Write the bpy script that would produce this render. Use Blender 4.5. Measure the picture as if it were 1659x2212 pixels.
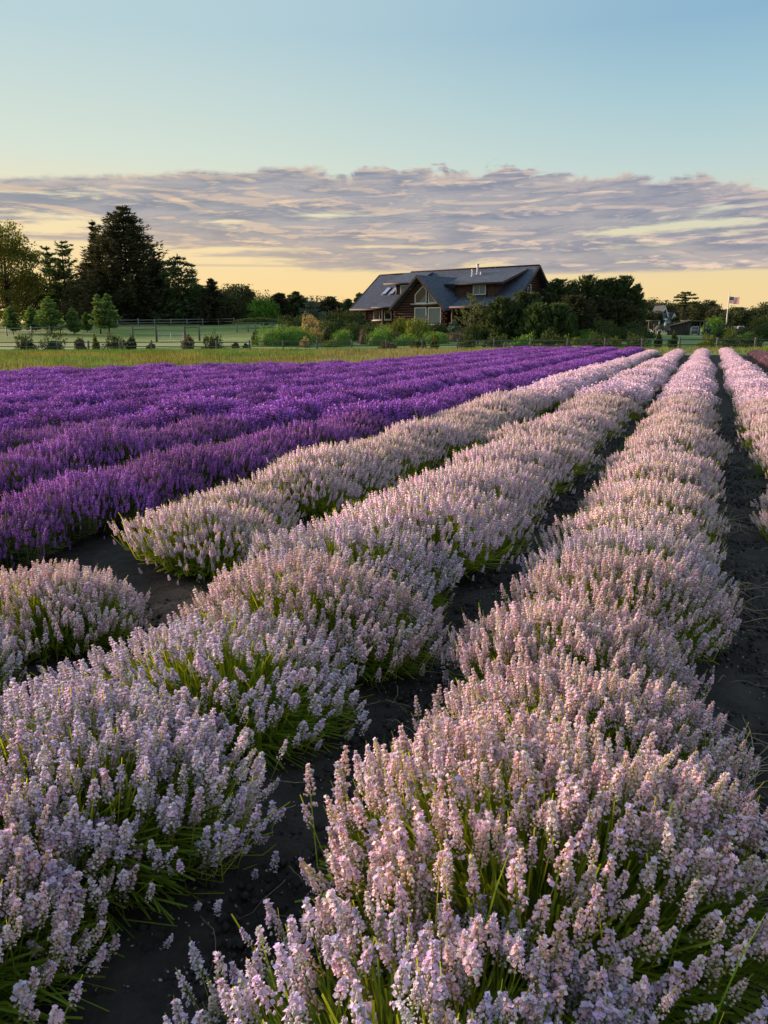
import bpy, math, random
import numpy as np
from mathutils import Vector, Matrix, Euler

# ------------------------------------------------------------------ camera, sky, sun, exposure
SC = bpy.context.scene
for _o in list(bpy.data.objects): bpy.data.objects.remove(_o)
COL = SC.collection
R = math.radians
CAMH, FPX, TANP = 1.6, 1597.0, 0.2455
PITCH = math.atan(TANP); CP, SP = math.cos(PITCH), math.sin(PITCH)
cam = bpy.data.cameras.new('camera'); camo = bpy.data.objects.new('camera', cam); COL.objects.link(camo)
camo.location = (0, 0, CAMH); camo.rotation_euler = (math.pi/2 - PITCH, 0, 0)
cam.sensor_fit = 'VERTICAL'; cam.sensor_height = 36.0; cam.lens = 36.0*FPX/2212.0
cam.clip_start = 0.05; cam.clip_end = 6000.0
SC.camera = camo
SC.view_settings.view_transform = 'Standard'; SC.view_settings.look = 'None'
SC.view_settings.gamma = 1.0; SC.view_settings.use_curve_mapping = False
SC.view_settings.exposure = 1.0
SC.render.engine = 'CYCLES'
SC.cycles.max_bounces = 8; SC.cycles.transparent_max_bounces = 8
SC.cycles.diffuse_bounces = 4; SC.cycles.transmission_bounces = 6

SUN_AZ, SUN_EL = -62.0, 13.0            # degrees left of the viewing direction, above the horizon
sdir = Vector((math.sin(R(SUN_AZ))*math.cos(R(SUN_EL)), math.cos(R(SUN_AZ))*math.cos(R(SUN_EL)), math.sin(R(SUN_EL))))
sun = bpy.data.lights.new('sun', 'SUN'); suno = bpy.data.objects.new('sun', sun); COL.objects.link(suno)
sun.energy = 5.0; sun.angle = R(16); sun.color = (1.0, 0.69, 0.52)
suno.rotation_euler = sdir.to_track_quat('Z', 'Y').to_euler(); suno.location = (-60, 40, 40)

def build_world():
    w = bpy.data.worlds.new('World'); SC.world = w; w.use_nodes = True
    nt = w.node_tree; N = nt.nodes; L = nt.links; N.clear()
    def math_(op, a, b=None, c=None, clamp=False):
        n = N.new('ShaderNodeMath'); n.operation = op; n.use_clamp = clamp
        for i, v in enumerate((a, b, c)):
            if v is None: continue
            if isinstance(v, (int, float)): n.inputs[i].default_value = v
            else: L.new(v, n.inputs[i])
        return n.outputs[0]
    def ramp(fac, pts):
        n = N.new('ShaderNodeValToRGB'); L.new(fac, n.inputs[0]); e = n.color_ramp.elements
        while len(e) > 1: e.remove(e[-1])
        e[0].position = pts[0][0]; e[0].color = (*pts[0][1], 1)
        for p, c in pts[1:]:
            x = e.new(p); x.color = (*c, 1)
        return n.outputs[0]
    def mix(f, a, b, mode='MIX'):
        n = N.new('ShaderNodeMix'); n.data_type = 'RGBA'; n.blend_type = mode
        if isinstance(f, (int, float)): n.inputs[0].default_value = f
        else: L.new(f, n.inputs[0])
        for i, v in ((6, a), (7, b)):
            if isinstance(v, tuple): n.inputs[i].default_value = (*v, 1)
            else: L.new(v, n.inputs[i])
        return n.outputs[2]
    def maprange(v, a, b, c=0.0, d=1.0, smooth=True):
        n = N.new('ShaderNodeMapRange'); n.interpolation_type = 'SMOOTHSTEP' if smooth else 'LINEAR'
        for i, x in enumerate((v, a, b, c, d)):
            if isinstance(x, (int, float)): n.inputs[i].default_value = x
            else: L.new(x, n.inputs[i])
        return n.outputs[0]
    tc = N.new('ShaderNodeTexCoord'); sep = N.new('ShaderNodeSeparateXYZ'); L.new(tc.outputs['Generated'], sep.inputs[0])
    x, y, z = sep.outputs
    el = math_('MULTIPLY', math_('ARCSINE', z), 57.29578)
    az = math_('MULTIPLY', math_('ARCTAN2', x, y), 57.29578)
    h = math_('DIVIDE', math_('MAXIMUM', el, 0.0), 90.0)
    e = lambda d: max(0.0, d/90.0)
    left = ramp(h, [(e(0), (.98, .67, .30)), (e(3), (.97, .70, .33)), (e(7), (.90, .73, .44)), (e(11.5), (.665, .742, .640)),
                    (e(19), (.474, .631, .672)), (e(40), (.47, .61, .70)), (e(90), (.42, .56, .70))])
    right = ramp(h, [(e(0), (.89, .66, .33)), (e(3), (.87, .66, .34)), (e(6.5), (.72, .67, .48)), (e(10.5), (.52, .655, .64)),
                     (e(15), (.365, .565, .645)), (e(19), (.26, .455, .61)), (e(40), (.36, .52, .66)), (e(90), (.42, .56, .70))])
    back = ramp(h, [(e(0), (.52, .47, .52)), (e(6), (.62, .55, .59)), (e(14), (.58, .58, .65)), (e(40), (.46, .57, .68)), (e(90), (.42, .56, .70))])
    c = math_('COSINE', math_('MULTIPLY', math_('ADD', az, 50.0), 0.0174533))
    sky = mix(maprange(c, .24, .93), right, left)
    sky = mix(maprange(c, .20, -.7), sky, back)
    # the cloud bank near the horizon, in (azimuth, elevation)
    comb = N.new('ShaderNodeCombineXYZ')
    L.new(math_('DIVIDE', az, 15.0), comb.inputs[0])
    L.new(math_('DIVIDE', math_('ADD', el, math_('MULTIPLY', az, -0.02)), 1.28), comb.inputs[1])
    def noise(sx, sy, detail, rough, dist=0.0, off=0.0, scale=1.0):
        mp = N.new('ShaderNodeMapping'); L.new(comb.outputs[0], mp.inputs[0])
        mp.inputs['Location'].default_value = (off, off*.7, off*1.3); mp.inputs['Scale'].default_value = (sx, sy, 1)
        n = N.new('ShaderNodeTexNoise'); L.new(mp.outputs[0], n.inputs['Vector'])
        n.inputs['Scale'].default_value = scale; n.inputs['Detail'].default_value = detail
        n.inputs['Roughness'].default_value = rough; n.inputs['Distortion'].default_value = dist
        return n.outputs['Fac']
    n1 = noise(1, 1, 9, .60, .35, 3.1)
    n2 = noise(4.6, .8, 8, .58, .5, 11.7)
    n4 = noise(.5, .8, 3, .5, .2, 37.0)
    def shifted(dx, dy, sx, sy, off, detail=9, rough=.6, dist=.5):
        mp = N.new('ShaderNodeMapping'); L.new(comb.outputs[0], mp.inputs[0])
        mp.inputs['Location'].default_value = (off+dx, off*.7+dy, off*1.3); mp.inputs['Scale'].default_value = (sx, sy, 1)
        n = N.new('ShaderNodeTexNoise'); L.new(mp.outputs[0], n.inputs['Vector']); n.inputs['Scale'].default_value = 1.0
        n.inputs['Detail'].default_value = detail; n.inputs['Roughness'].default_value = rough; n.inputs['Distortion'].default_value = dist
        return n.outputs['Fac']
    bA, bB = shifted(0, 0, 1.9, 1.15, 23.4), shifted(.10, .20, 1.9, 1.15, 23.4)
    cA, cB = shifted(0, 0, 3.4, 2.0, 61.3, 9, .58, .5), shifted(.16, .24, 3.4, 2.0, 61.3, 9, .58, .5)
    arch = math_('MULTIPLY', math_('POWER', math_('DIVIDE', math_('ADD', az, 1.0), 27.0), 2.0), -1.9)
    top = math_('ADD', math_('ADD', math_('MAXIMUM', arch, -2.2), 11.2), math_('MULTIPLY', math_('SUBTRACT', n2, .5), maprange(az, -14, 4, 1.4, 4.2)))
    bot = math_('ADD', maprange(az, -24, 10, 5.2, 3.85), math_('MULTIPLY', math_('SUBTRACT', n1, .5), maprange(az, -10, 14, 3.2, .9)))
    band = math_('MULTIPLY', maprange(el, math_('SUBTRACT', bot, .08), math_('ADD', bot, .40)),
                 math_('SUBTRACT', 1.0, maprange(el, math_('SUBTRACT', top, .45), math_('ADD', top, .08))))
    low = maprange(el, 4.2, 8.6, 1.0, 0.0)
    lft = maprange(az, -27, 6, 1.0, 0.22)
    gap = math_('MULTIPLY', low, lft)
    slit = math_('MULTIPLY', maprange(math_('ABSOLUTE', math_('SUBTRACT', el, math_('ADD', 6.75, math_('MULTIPLY', math_('SUBTRACT', az, 20.0), .05)))), .5, .05), maprange(az, 10, 22, 0.0, .62))
    left2 = math_('MULTIPLY', maprange(math_('ABSOLUTE', math_('SUBTRACT', el, 6.9)), 1.3, .3), maprange(az, -14, -24, 0.0, .55))
    gap = math_('MAXIMUM', gap, math_('MAXIMUM', slit, math_('ADD', left2, math_('MULTIPLY', gap, .6))))
    field = math_('ADD', math_('MULTIPLY', n1, .55), math_('MULTIPLY', bA, .45))
    thr = math_('ADD', .38, math_('MULTIPLY', gap, .17))
    dens = math_('MULTIPLY', band, maprange(field, math_('SUBTRACT', thr, .045), math_('ADD', thr, .055)))
    dark = mix(maprange(az, -26, 26), (.235, .258, .315), (.215, .240, .345))
    grey = mix(maprange(math_('ADD', math_('MULTIPLY', bA, .5), math_('MULTIPLY', cA, .5)), .40, .60), dark, (.41, .385, .41))
    pink = mix(maprange(az, -26, 26), (.98, .67, .40), (.88, .66, .53))
    lit1 = maprange(math_('SUBTRACT', bB, bA), .015, .10); lit2 = maprange(math_('SUBTRACT', cB, cA), .02, .12)
    lit = math_('ADD', math_('MULTIPLY', lit1, .55), math_('MULTIPLY', math_('MULTIPLY', lit2, maprange(n1, .38, .58)), .55), None, True)
    lit = math_('MULTIPLY', lit, maprange(el, 4.0, 10.8, 1.0, .72))
    edge = math_('MULTIPLY', maprange(el, math_('SUBTRACT', top, .9), math_('ADD', top, -.1)), .55)
    edge = math_('MULTIPLY', edge, maprange(cA, .42, .60))
    cl = mix(math_('MAXIMUM', lit, edge), grey, pink)
    warm = math_('MULTIPLY', maprange(el, 8.2, 4.4), maprange(az, 12, -24, .08, .6))
    cl = mix(warm, cl, (.78, .55, .34))
    out = mix(math_('MULTIPLY', dens, .95), sky, cl)
    # a thin long streak under the bank on the left
    st = math_('MULTIPLY', maprange(math_('ABSOLUTE', math_('SUBTRACT', el, math_('ADD', 4.55, math_('MULTIPLY', math_('SUBTRACT', n4, .5), .8)))), .16, .02),
               maprange(math_('ABSOLUTE', math_('ADD', az, 8.0)), 13, 6))
    out = mix(math_('MULTIPLY', st, .45), out, (.45, .39, .36))
    # below the horizon: dim ground tone
    out = mix(maprange(el, -.1, -2.0), out, (.05, .05, .04))
    # physical sky, blended in
    ns = N.new('ShaderNodeTexSky'); ns.sky_type = 'NISHITA'; ns.sun_disc = False
    ns.sun_elevation = R(SUN_EL); ns.sun_rotation = R(SUN_AZ)
    scl = N.new('ShaderNodeMix'); scl.data_type = 'RGBA'; scl.blend_type = 'MULTIPLY'; scl.inputs[0].default_value = 1
    L.new(ns.outputs[0], scl.inputs[6]); scl.inputs[7].default_value = (.07, .07, .07, 1)
    out = mix(.06, out, scl.outputs[2])
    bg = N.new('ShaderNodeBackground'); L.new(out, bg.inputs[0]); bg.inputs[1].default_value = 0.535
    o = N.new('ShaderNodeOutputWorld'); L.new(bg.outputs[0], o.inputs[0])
    w.cycles.sampling_method = 'MANUAL'; w.cycles.sample_map_resolution = 512
build_world()

# ------------------------------------------------------------------ helpers
def ray(px, py):                     # picture point (1659 x 2212 grid) -> direction
    u = (px-829.5)/FPX; w = (1106-py)/FPX
    return np.array([u, CP+w*SP, -SP+w*CP])
def at(px, py, Y):
    r = ray(px, py); p = r*(Y/r[1]); return p[0], p[1], p[2]+CAMH
def X_at(px, Y): return at(px, 714, Y)[0]

GX = np.array([-400, -60, -30, 5, 35, 70, 400.]); GY = np.array([-400, 25, 66, 80, 90, 105, 125, 160, 400, 4000.])
GT = np.array([[0, 0, 0, 0, 0, 0, 0], [0, 0, 0, 0, 0, 0, 0], [-.3, -.3, -.25, .03, .22, .3, .3], [0, 0, .05, .95, .6, .6, .6],
               [.4, .4, .45, 1.85, 1.0, .9, .9], [1.3, 1.3, 1.35, 2.2, 1.3, 1.2, 1.2], [2.6, 2.6, 2.65, 2.6, 1.7, 1.6, 1.6],
               [3.1, 3.1, 3.1, 3.0, 2.4, 2.4, 2.4], [3, 3, 3, 3, 3, 3, 3], [2, 2, 2, 2, 2, 2, 2.]])
def gz(x, y):
    x = np.asarray(x, float); y = np.asarray(y, float)
    i = np.clip(np.searchsorted(GX, x)-1, 0, len(GX)-2); j = np.clip(np.searchsorted(GY, y)-1, 0, len(GY)-2)
    a = np.clip((x-GX[i])/(GX[i+1]-GX[i]), 0, 1); b = np.clip((y-GY[j])/(GY[j+1]-GY[j]), 0, 1)
    return (GT[j, i]*(1-a)+GT[j, i+1]*a)*(1-b)+(GT[j+1, i]*(1-a)+GT[j+1, i+1]*a)*b
PSI = R(23.15); RD = np.array([math.sin(PSI), math.cos(PSI)]); RN = np.array([math.cos(PSI), -math.sin(PSI)])
def row_pt(n, t): return RD*t+RN*n

class MB:
    def __init__(s): s.V = []; s.F = []; s.M = []; s.C = []; s.n = 0
    def add(s, V, F, mat=0, col=(1, 1, 1)):
        V = np.asarray(V, np.float32).reshape(-1, 3); F = np.asarray(F, np.int32)
        if len(F) == 0: return
        if F.ndim == 1: F = F[None]
        s.V.append(V); s.F.append(F+s.n); s.n += len(V)
        s.M.append(np.broadcast_to(np.asarray(mat, np.int32), (len(F),)))
        c = np.asarray(col, np.float32)
        s.C.append(np.broadcast_to(c if c.ndim == 2 else c[None], (len(F), 3)))
    def box(s, c, size, rz=0, mat=0, col=(1, 1, 1), M=None):
        a = np.array([[i, j, k] for i in (-.5, .5) for j in (-.5, .5) for k in (-.5, .5)])*np.array(size)
        if rz: a = a @ np.array([[math.cos(rz), math.sin(rz), 0], [-math.sin(rz), math.cos(rz), 0], [0, 0, 1]])
        if M is not None: a = a @ np.array(M).T
        s.add(a+np.array(c), [[0, 1, 3, 2], [4, 6, 7, 5], [0, 4, 5, 1], [2, 3, 7, 6], [0, 2, 6, 4], [1, 5, 7, 3]], mat, col)
    def tube(s, P, r, n=6, mat=0, col=(1, 1, 1), cap=True):
        P = np.asarray(P, float); r = np.broadcast_to(np.asarray(r, float), (len(P),))
        T = np.gradient(P, axis=0); T /= np.linalg.norm(T, axis=1)[:, None]+1e-9
        a = np.array([0, 0, 1.]) if abs(T[0][2]) < .9 else np.array([1., 0, 0])
        U = np.cross(T, a); U /= np.linalg.norm(U, axis=1)[:, None]+1e-9; W = np.cross(T, U)
        an = np.arange(n)*2*math.pi/n
        V = P[:, None]+r[:, None, None]*(U[:, None]*np.cos(an)[None, :, None]+W[:, None]*np.sin(an)[None, :, None])
        V = V.reshape(-1, 3); k = len(P); F = []
        for i in range(k-1):
            for j in range(n):
                F.append([i*n+j, i*n+(j+1) % n, (i+1)*n+(j+1) % n, (i+1)*n+j])
        s.add(V, F, mat, col)
        if cap and n == 4: s.add(np.vstack([V[:n], V[-n:]]), [[3, 2, 1, 0], [4, 5, 6, 7]], mat, col)
        elif cap:
            for b, d in ((0, -1), ((k-1)*n, 1)):
                s.add(np.vstack([V[b:b+n], P[0 if b == 0 else -1]]), [[n, j, (j+1) % n][::d] for j in range(n)], mat, col)
    def slab(s, Q, t, mat=0, col=(1, 1, 1)):      # polygon Q extruded down by t
        Q = np.asarray(Q, float); n = len(Q); D = Q.copy(); D[:, 2] -= t
        for f in [list(range(n))]: s.add(Q, [f], mat, col)
        s.add(D, [list(range(n))[::-1]], mat, col)
        s.add(np.vstack([Q, D]), [[i, i+n, (i+1) % n+n, (i+1) % n] for i in range(n)], mat, col)
    def prism(s, Q, v, mat=0, col=(1, 1, 1)):     # polygon extruded along v
        Q = np.asarray(Q, float); n = len(Q); D = Q+np.array(v)
        s.add(Q, [list(range(n))], mat, col); s.add(D, [list(range(n))[::-1]], mat, col)
        s.add(np.vstack([Q, D]), [[i, i+n, (i+1) % n+n, (i+1) % n] for i in range(n)], mat, col)
    def mesh(s, name, mats, smooth=False):
        V = np.concatenate(s.V); groups = s.F
        tot = np.concatenate([np.full(len(F), F.shape[1], np.int32) for F in groups])
        loops = np.concatenate([F.ravel() for F in groups]); st = np.concatenate([[0], np.cumsum(tot)[:-1]]).astype(np.int32)
        me = bpy.data.meshes.new(name); me.vertices.add(len(V)); me.vertices.foreach_set('co', V.ravel())
        me.loops.add(len(loops)); me.loops.foreach_set('vertex_index', loops.astype(np.int32))
        me.polygons.add(len(tot)); me.polygons.foreach_set('loop_start', st); me.polygons.foreach_set('loop_total', tot)
        me.polygons.foreach_set('material_index', np.concatenate(s.M).astype(np.int32))
        if smooth: me.polygons.foreach_set('use_smooth', np.ones(len(tot), bool))
        at_ = me.attributes.new('Col', 'FLOAT_COLOR', 'FACE'); C = np.concatenate(s.C)
        at_.data.foreach_set('color', np.hstack([C, np.ones((len(C), 1), np.float32)]).astype(np.float32).ravel())
        for m in (mats if isinstance(mats, (list, tuple)) else [mats]): me.materials.append(m)
        me.update(calc_edges=True); return me
    def obj(s, name, mats, parent=None, loc=None, smooth=False):
        return mobj(name, s.mesh(name, mats, smooth), parent, loc)
def mobj(name, me, parent=None, loc=None, rz=0, sc=None):
    o = bpy.data.objects.new(name, me); COL.objects.link(o)
    if parent is not None: o.parent = parent
    if loc is not None: o.location = loc
    if rz: o.rotation_euler = (0, 0, rz)
    if sc is not None: o.scale = sc if hasattr(sc, '__len__') else (sc, sc, sc)
    return o
def tag(o, label=None, cat=None, group=None, kind=None):
    if label: o['label'] = label
    if cat: o['category'] = cat
    if group: o['group'] = group
    if kind: o['kind'] = kind
    return o
def thing(name, label, cat, loc=(0, 0, 0), rz=0, group=None):
    o = bpy.data.objects.new(name, None); COL.objects.link(o); o.location = loc; o.rotation_euler = (0, 0, rz)
    o.empty_display_size = .2
    return tag(o, label, cat, group)

# ------------------------------------------------------------------ materials
def mat(name, col, rough=.8, var=.25, scale=3.0, bump=0.0, transl=0.0, useattr=False, spec=.3, metal=0.0, col2=None, stretch=(1, 1, 1), tcol=None, objvar=0.0):
    m = bpy.data.materials.new(name); m.use_nodes = True; nt = m.node_tree; N = nt.nodes; L = nt.links; N.clear()
    out = N.new('ShaderNodeOutputMaterial'); p = N.new('ShaderNodeBsdfPrincipled')
    p.inputs['Roughness'].default_value = rough; p.inputs['Specular IOR Level'].default_value = spec; p.inputs['Metallic'].default_value = metal
    tc = N.new('ShaderNodeTexCoord'); mp = N.new('ShaderNodeMapping'); L.new(tc.outputs['Object'], mp.inputs[0]); mp.inputs['Scale'].default_value = stretch
    nz = N.new('ShaderNodeTexNoise'); L.new(mp.outputs[0], nz.inputs['Vector']); nz.inputs['Scale'].default_value = scale; nz.inputs['Detail'].default_value = 6; nz.inputs['Roughness'].default_value = .65
    cr = N.new('ShaderNodeMix'); cr.data_type = 'RGBA'
    mr = N.new('ShaderNodeMapRange'); L.new(nz.outputs['Fac'], mr.inputs[0]); mr.inputs[1].default_value = .3; mr.inputs[2].default_value = .7; L.new(mr.outputs[0], cr.inputs[0])
    c2 = col2 or tuple(min(1, c*(1+var)) for c in col); c1 = col if col2 else tuple(c*(1-var) for c in col)
    cr.inputs[6].default_value = (*c1, 1); cr.inputs[7].default_value = (*c2, 1)
    c = cr.outputs[2]
    def mul(a, b):
        n = N.new('ShaderNodeMix'); n.data_type = 'RGBA'; n.blend_type = 'MULTIPLY'; n.inputs[0].default_value = 1; L.new(a, n.inputs[6]); L.new(b, n.inputs[7]); return n.outputs[2]
    if useattr:
        a = N.new('ShaderNodeAttribute'); a.attribute_name = 'Col'; c = mul(c, a.outputs['Color'])
    if objvar:
        oi = N.new('ShaderNodeObjectInfo'); m2 = N.new('ShaderNodeMapRange'); L.new(oi.outputs['Random'], m2.inputs[0]); m2.inputs[3].default_value = 1-objvar; m2.inputs[4].default_value = 1+objvar
        c = mul(c, m2.outputs[0])
    L.new(c, p.inputs['Base Color'])
    if bump:
        b = N.new('ShaderNodeBump'); L.new(nz.outputs['Fac'], b.inputs['Height']); b.inputs['Strength'].default_value = bump; b.inputs['Distance'].default_value = .05; L.new(b.outputs[0], p.inputs['Normal'])
    if transl:
        t = N.new('ShaderNodeBsdfTranslucent'); ms = N.new('ShaderNodeMixShader'); ms.inputs[0].default_value = transl
        if tcol:
            n = N.new('ShaderNodeRGB'); n.outputs[0].default_value = (*tcol, 1); L.new(mul(c, n.outputs[0]), t.inputs['Color'])
        else: L.new(c, t.inputs['Color'])
        L.new(p.outputs[0], ms.inputs[1]); L.new(t.outputs[0], ms.inputs[2]); L.new(ms.outputs[0], out.inputs[0])
    else: L.new(p.outputs[0], out.inputs[0])
    return m
def leafmat(name, col, transl=.3, tcol=(1.5, 1.4, .7), rough=.75): return mat(name, col, rough, .22, .7, transl=transl, useattr=True, spec=.15, tcol=tcol, objvar=.12)

M = {}
M['lav_leaf'] = mat('lavender stems green', (.19, .27, .035), .8, .22, 3, transl=.48, useattr=True, spec=.12, tcol=(1.9, 1.5, .5), objvar=.1)
M['lav_pink'] = mat('lavender flower pale', (1, 1, 1), .8, .03, 20, transl=.42, useattr=True, spec=.1, objvar=.05)
M['lav_purple'] = mat('lavender flower purple', (.95, .95, .95), .8, .05, 20, transl=.25, useattr=True, spec=.1, objvar=.2)
M['lav_leaf_p'] = mat('purple lavender stems', (.10, .125, .06), .8, .22, 3, transl=.3, useattr=True, spec=.12, tcol=(1.4, 1.2, .6), objvar=.1)
M['spruce'] = leafmat('dark spruce needles', (.050, .056, .030), .22)
M['fir'] = leafmat('green fir needles', (.072, .115, .045), .3)
M['youngfir'] = leafmat('young conifer needles', (.11, .19, .06), .3)
M['pine'] = leafmat('pine needles', (.060, .092, .04), .28)
M['palepine'] = leafmat('pale pine needles', (.12, .15, .065), .25)
M['bluepine'] = leafmat('blue green needles', (.10, .16, .14), .2)
M['broad'] = leafmat('broad leaves', (.13, .14, .03), .48)
M['brightbroad'] = leafmat('bright green leaves', (.085, .19, .03), .35)
M['darkbroad'] = leafmat('dark leaves', (.052, .068, .03), .25)
M['shrub'] = leafmat('shrub leaves', (.05, .08, .026), .25)
M['brightshrub'] = leafmat('bright shrub leaves', (.105, .22, .04), .3)
M['goldshrub'] = leafmat('golden tipped shrub leaves', (.13, .17, .03), .3)
M['tanshrub'] = leafmat('tan shrub blossom', (.30, .24, .12), .3)
M['brownshrub'] = leafmat('brown shrub leaves', (.12, .10, .07), .2)
M['bark'] = mat('bark', (.05, .04, .032), .9, .3, 6, .4, stretch=(1, 1, .3))
M['weather'] = mat('weathered fence wood', (.09, .095, .087), .85, .3, 5, .3, stretch=(3, 3, .6), objvar=.15)
M['palewood'] = mat('pale fence wood', (.19, .21, .21), .8, .15, 5, .1)
M['roof'] = mat('slate blue shingles', (.052, .070, .105), .75, .45, 2.2, .5, spec=.35, stretch=(1, 1.0, 2.5))
M['log'] = mat('dark stained logs', (.055, .022, .014), .55, .35, 1.3, .3, stretch=(.4, 2, 2), spec=.35, objvar=.2)
M['trim'] = mat('brown fascia board', (.050, .032, .026), .6, .25, 2, .1)
M['frame'] = mat('white window frame', (.60, .58, .55), .5, .05, 2)
M['shingle'] = mat('brown wall shingles', (.075, .042, .030), .85, .4, 3, .3)
M['stone'] = mat('stone footing', (.30, .27, .22), .9, .3, 3, .4)
M['glass'] = mat('window glass', (.02, .025, .03), .06, .1, 1, spec=.4)
M['drape'] = mat('curtain behind glass', (.10, .14, .15), .25, .1, 1, spec=.5)
M['pipe'] = mat('vent pipe', (.34, .35, .37), .4, .1, 2, metal=.2)
M['soil'] = mat('dark field soil', (.026, .0235, .0215), .95, .5, 9, .8)
M['clod'] = mat('soil clods', (.030, .028, .028), .95, .4, 20, .5)
M['straw'] = mat('dry straw', (.26, .22, .14), .8, .3, 8, useattr=True)
M['grassy'] = mat('tall field grass', (.20, .205, .06), .8, .25, .35, transl=.3, useattr=True, spec=.1, tcol=(1.2, 1.1, .6))
M['blueply'] = mat('light blue siding', (.17, .28, .40), .7, .1, 2)
M['whitetrim'] = mat('white trim', (.52, .55, .58), .6, .05, 2)
M['blueroof'] = mat('dark blue roof', (.018, .026, .045), .7, .25, 4, .3)
M['greywood'] = mat('grey shed boards', (.055, .052, .05), .9, .3, 4, .3, stretch=(4, 4, .5))
M['pole'] = mat('white flagpole paint', (.72, .70, .66), .4, .05, 3)
M['fred'] = mat('flag red', (.42, .05, .07), .8, .1, 5, transl=.3)
M['fwhite'] = mat('flag white', (.72, .66, .66), .8, .05, 5, transl=.3)
M['fblue'] = mat('flag blue', (.05, .06, .17), .8, .1, 5, transl=.3)
M['metal'] = mat('galvanised gate tube', (.42, .45, .46), .5, .1, 3, metal=.3)

def ground_mat():
    m = bpy.data.materials.new('meadow ground'); m.use_nodes = True; nt = m.node_tree; N = nt.nodes; L = nt.links
    p = N['Principled BSDF']; p.inputs['Roughness'].default_value = .95; p.inputs['Specular IOR Level'].default_value = .1
    tc = N.new('ShaderNodeTexCoord')
    def nz(scale, sx=1, sy=1, det=6):
        mp = N.new('ShaderNodeMapping'); L.new(tc.outputs['Object'], mp.inputs[0]); mp.inputs['Scale'].default_value = (sx, sy, 1)
        n = N.new('ShaderNodeTexNoise'); L.new(mp.outputs[0], n.inputs[0]); n.inputs['Scale'].default_value = scale; n.inputs['Detail'].default_value = det; return n.outputs['Fac']
    def ramp(f, pts):
        r = N.new('ShaderNodeValToRGB'); L.new(f, r.inputs[0]); e = r.color_ramp.elements
        e[0].position, e[0].color = pts[0][0], (*pts[0][1], 1); e[1].position, e[1].color = pts[1][0], (*pts[1][1], 1)
        for q, c in pts[2:]:
            x = e.new(q); x.color = (*c, 1)
        return r.outputs[0]
    a = ramp(nz(.10, .35, 1.6), [(.36, (.12, .20, .055)), (.52, (.18, .24, .085)), (.68, (.26, .27, .13))])
    b = ramp(nz(3.0), [(.3, (.7, .7, .7)), (.7, (1.25, 1.25, 1.2))])
    mx = N.new('ShaderNodeMix'); mx.data_type = 'RGBA'; mx.blend_type = 'MULTIPLY'; mx.inputs[0].default_value = 1
    L.new(a, mx.inputs[6]); L.new(b, mx.inputs[7])
    L.new(mx.outputs[2], p.inputs['Base Color'])
    bp = N.new('ShaderNodeBump'); L.new(nz(14), bp.inputs['Height']); bp.inputs['Distance'].default_value = .06; bp.inputs['Strength'].default_value = .6; L.new(bp.outputs[0], p.inputs['Normal'])
    return m
M['ground'] = ground_mat()
M['lawn'] = mat('mown lawn', (.10, .19, .045), .95, .3, .8, .3, col2=(.16, .23, .08))

# ------------------------------------------------------------------ terrain
def sheet(name, xs, ys, m, dz=0.0, kind='structure', rough=0.0, rng=None):
    X, Y = np.meshgrid(xs, ys); Z = gz(X, Y)+dz
    if rough: Z = Z+rng.normal(0, rough, Z.shape)
    V = np.stack([X, Y, Z], -1).reshape(-1, 3); nx = len(xs); F = []
    j, i = np.meshgrid(np.arange(len(ys)-1), np.arange(nx-1), indexing='ij'); k = (j*nx+i).ravel()
    b = MB(); b.add(V, np.stack([k, k+1, k+1+nx, k+nx], 1)); o = b.obj(name, m, smooth=True); tag(o, kind=kind); return o
sheet('ground', sorted(set([-2500, -800, -400, -200, -100, -80]+list(range(-60, 71, 1))+[5, 80, 120, 400, 2500])), sorted(set([-1200, -400, -60, -10, 10, 25, 45, 60]+list(range(61, 131, 1))+[140, 150, 160, 180, 220, 300, 400, 1500, 4000])), M['ground'], -.012)
# the bare soil of the lavender field (row frame)
rs = np.random.default_rng(5)
def soil():
    b = MB()
    ns = np.arange(-3.9, 2.2, .07); ts = np.concatenate([np.arange(-.5, 14, .09), np.arange(14, 51, .6)])
    Nn, T = np.meshgrid(ns, ts); X = RD[0]*T+RN[0]*Nn; Y = RD[1]*T+RN[1]*Nn
    amp = .011
    Z = gz(X, Y)+.05+rs.normal(0, amp, X.shape)*np.clip(1.2-T/14, .1, 1)+.02*np.sin(X*5.1+Y*3.3)*np.sin(Y*4.7-X*2.1)
    V = np.stack([X, Y, Z], -1).reshape(-1, 3); nx = len(ns)
    j, i = np.meshgrid(np.arange(len(ts)-1), np.arange(nx-1), indexing='ij'); k = (j*nx+i).ravel()
    b.add(V, np.stack([k, k+1, k+1+nx, k+nx], 1))
    tag(b.obj('field_soil', M['soil'], smooth=True), kind='structure')
    # under the purple rows and to the right
    for nm, poly in (('field_soil', [(-3.9, -2), (-3.9, 49), (-12.3, 23), (-17, 12), (-22, 0), (-14, -4)]), ('field_soil', [(2.15, -1), (2.15, 51), (12, 55), (12, -1)])):
        b = MB(); Q = [row_pt(*p) for p in poly]; V = [(q[0], q[1], float(gz(q[0], q[1]))+.008) for q in Q]
        b.add(V, [list(range(len(V)))]); tag(b.obj(nm, M['soil']), kind='structure')
soil()
# lawns beyond the fence
def lawn(name, pts, m=None, dz=.02):
    xs = np.arange(pts[0], pts[1]+.1, 1.0); ys = np.arange(math.floor(pts[2]), pts[3]+.1, 1.0)
    return sheet(name, xs, ys, m or M['lawn'], dz)
lawn('lawn', (-14, 14, 67.5, 84)); lawn('lawn', (24, 46, 68, 92), dz=.022)
lawn('lawn', (-46, -14, 71, 82), dz=.018)

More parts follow.
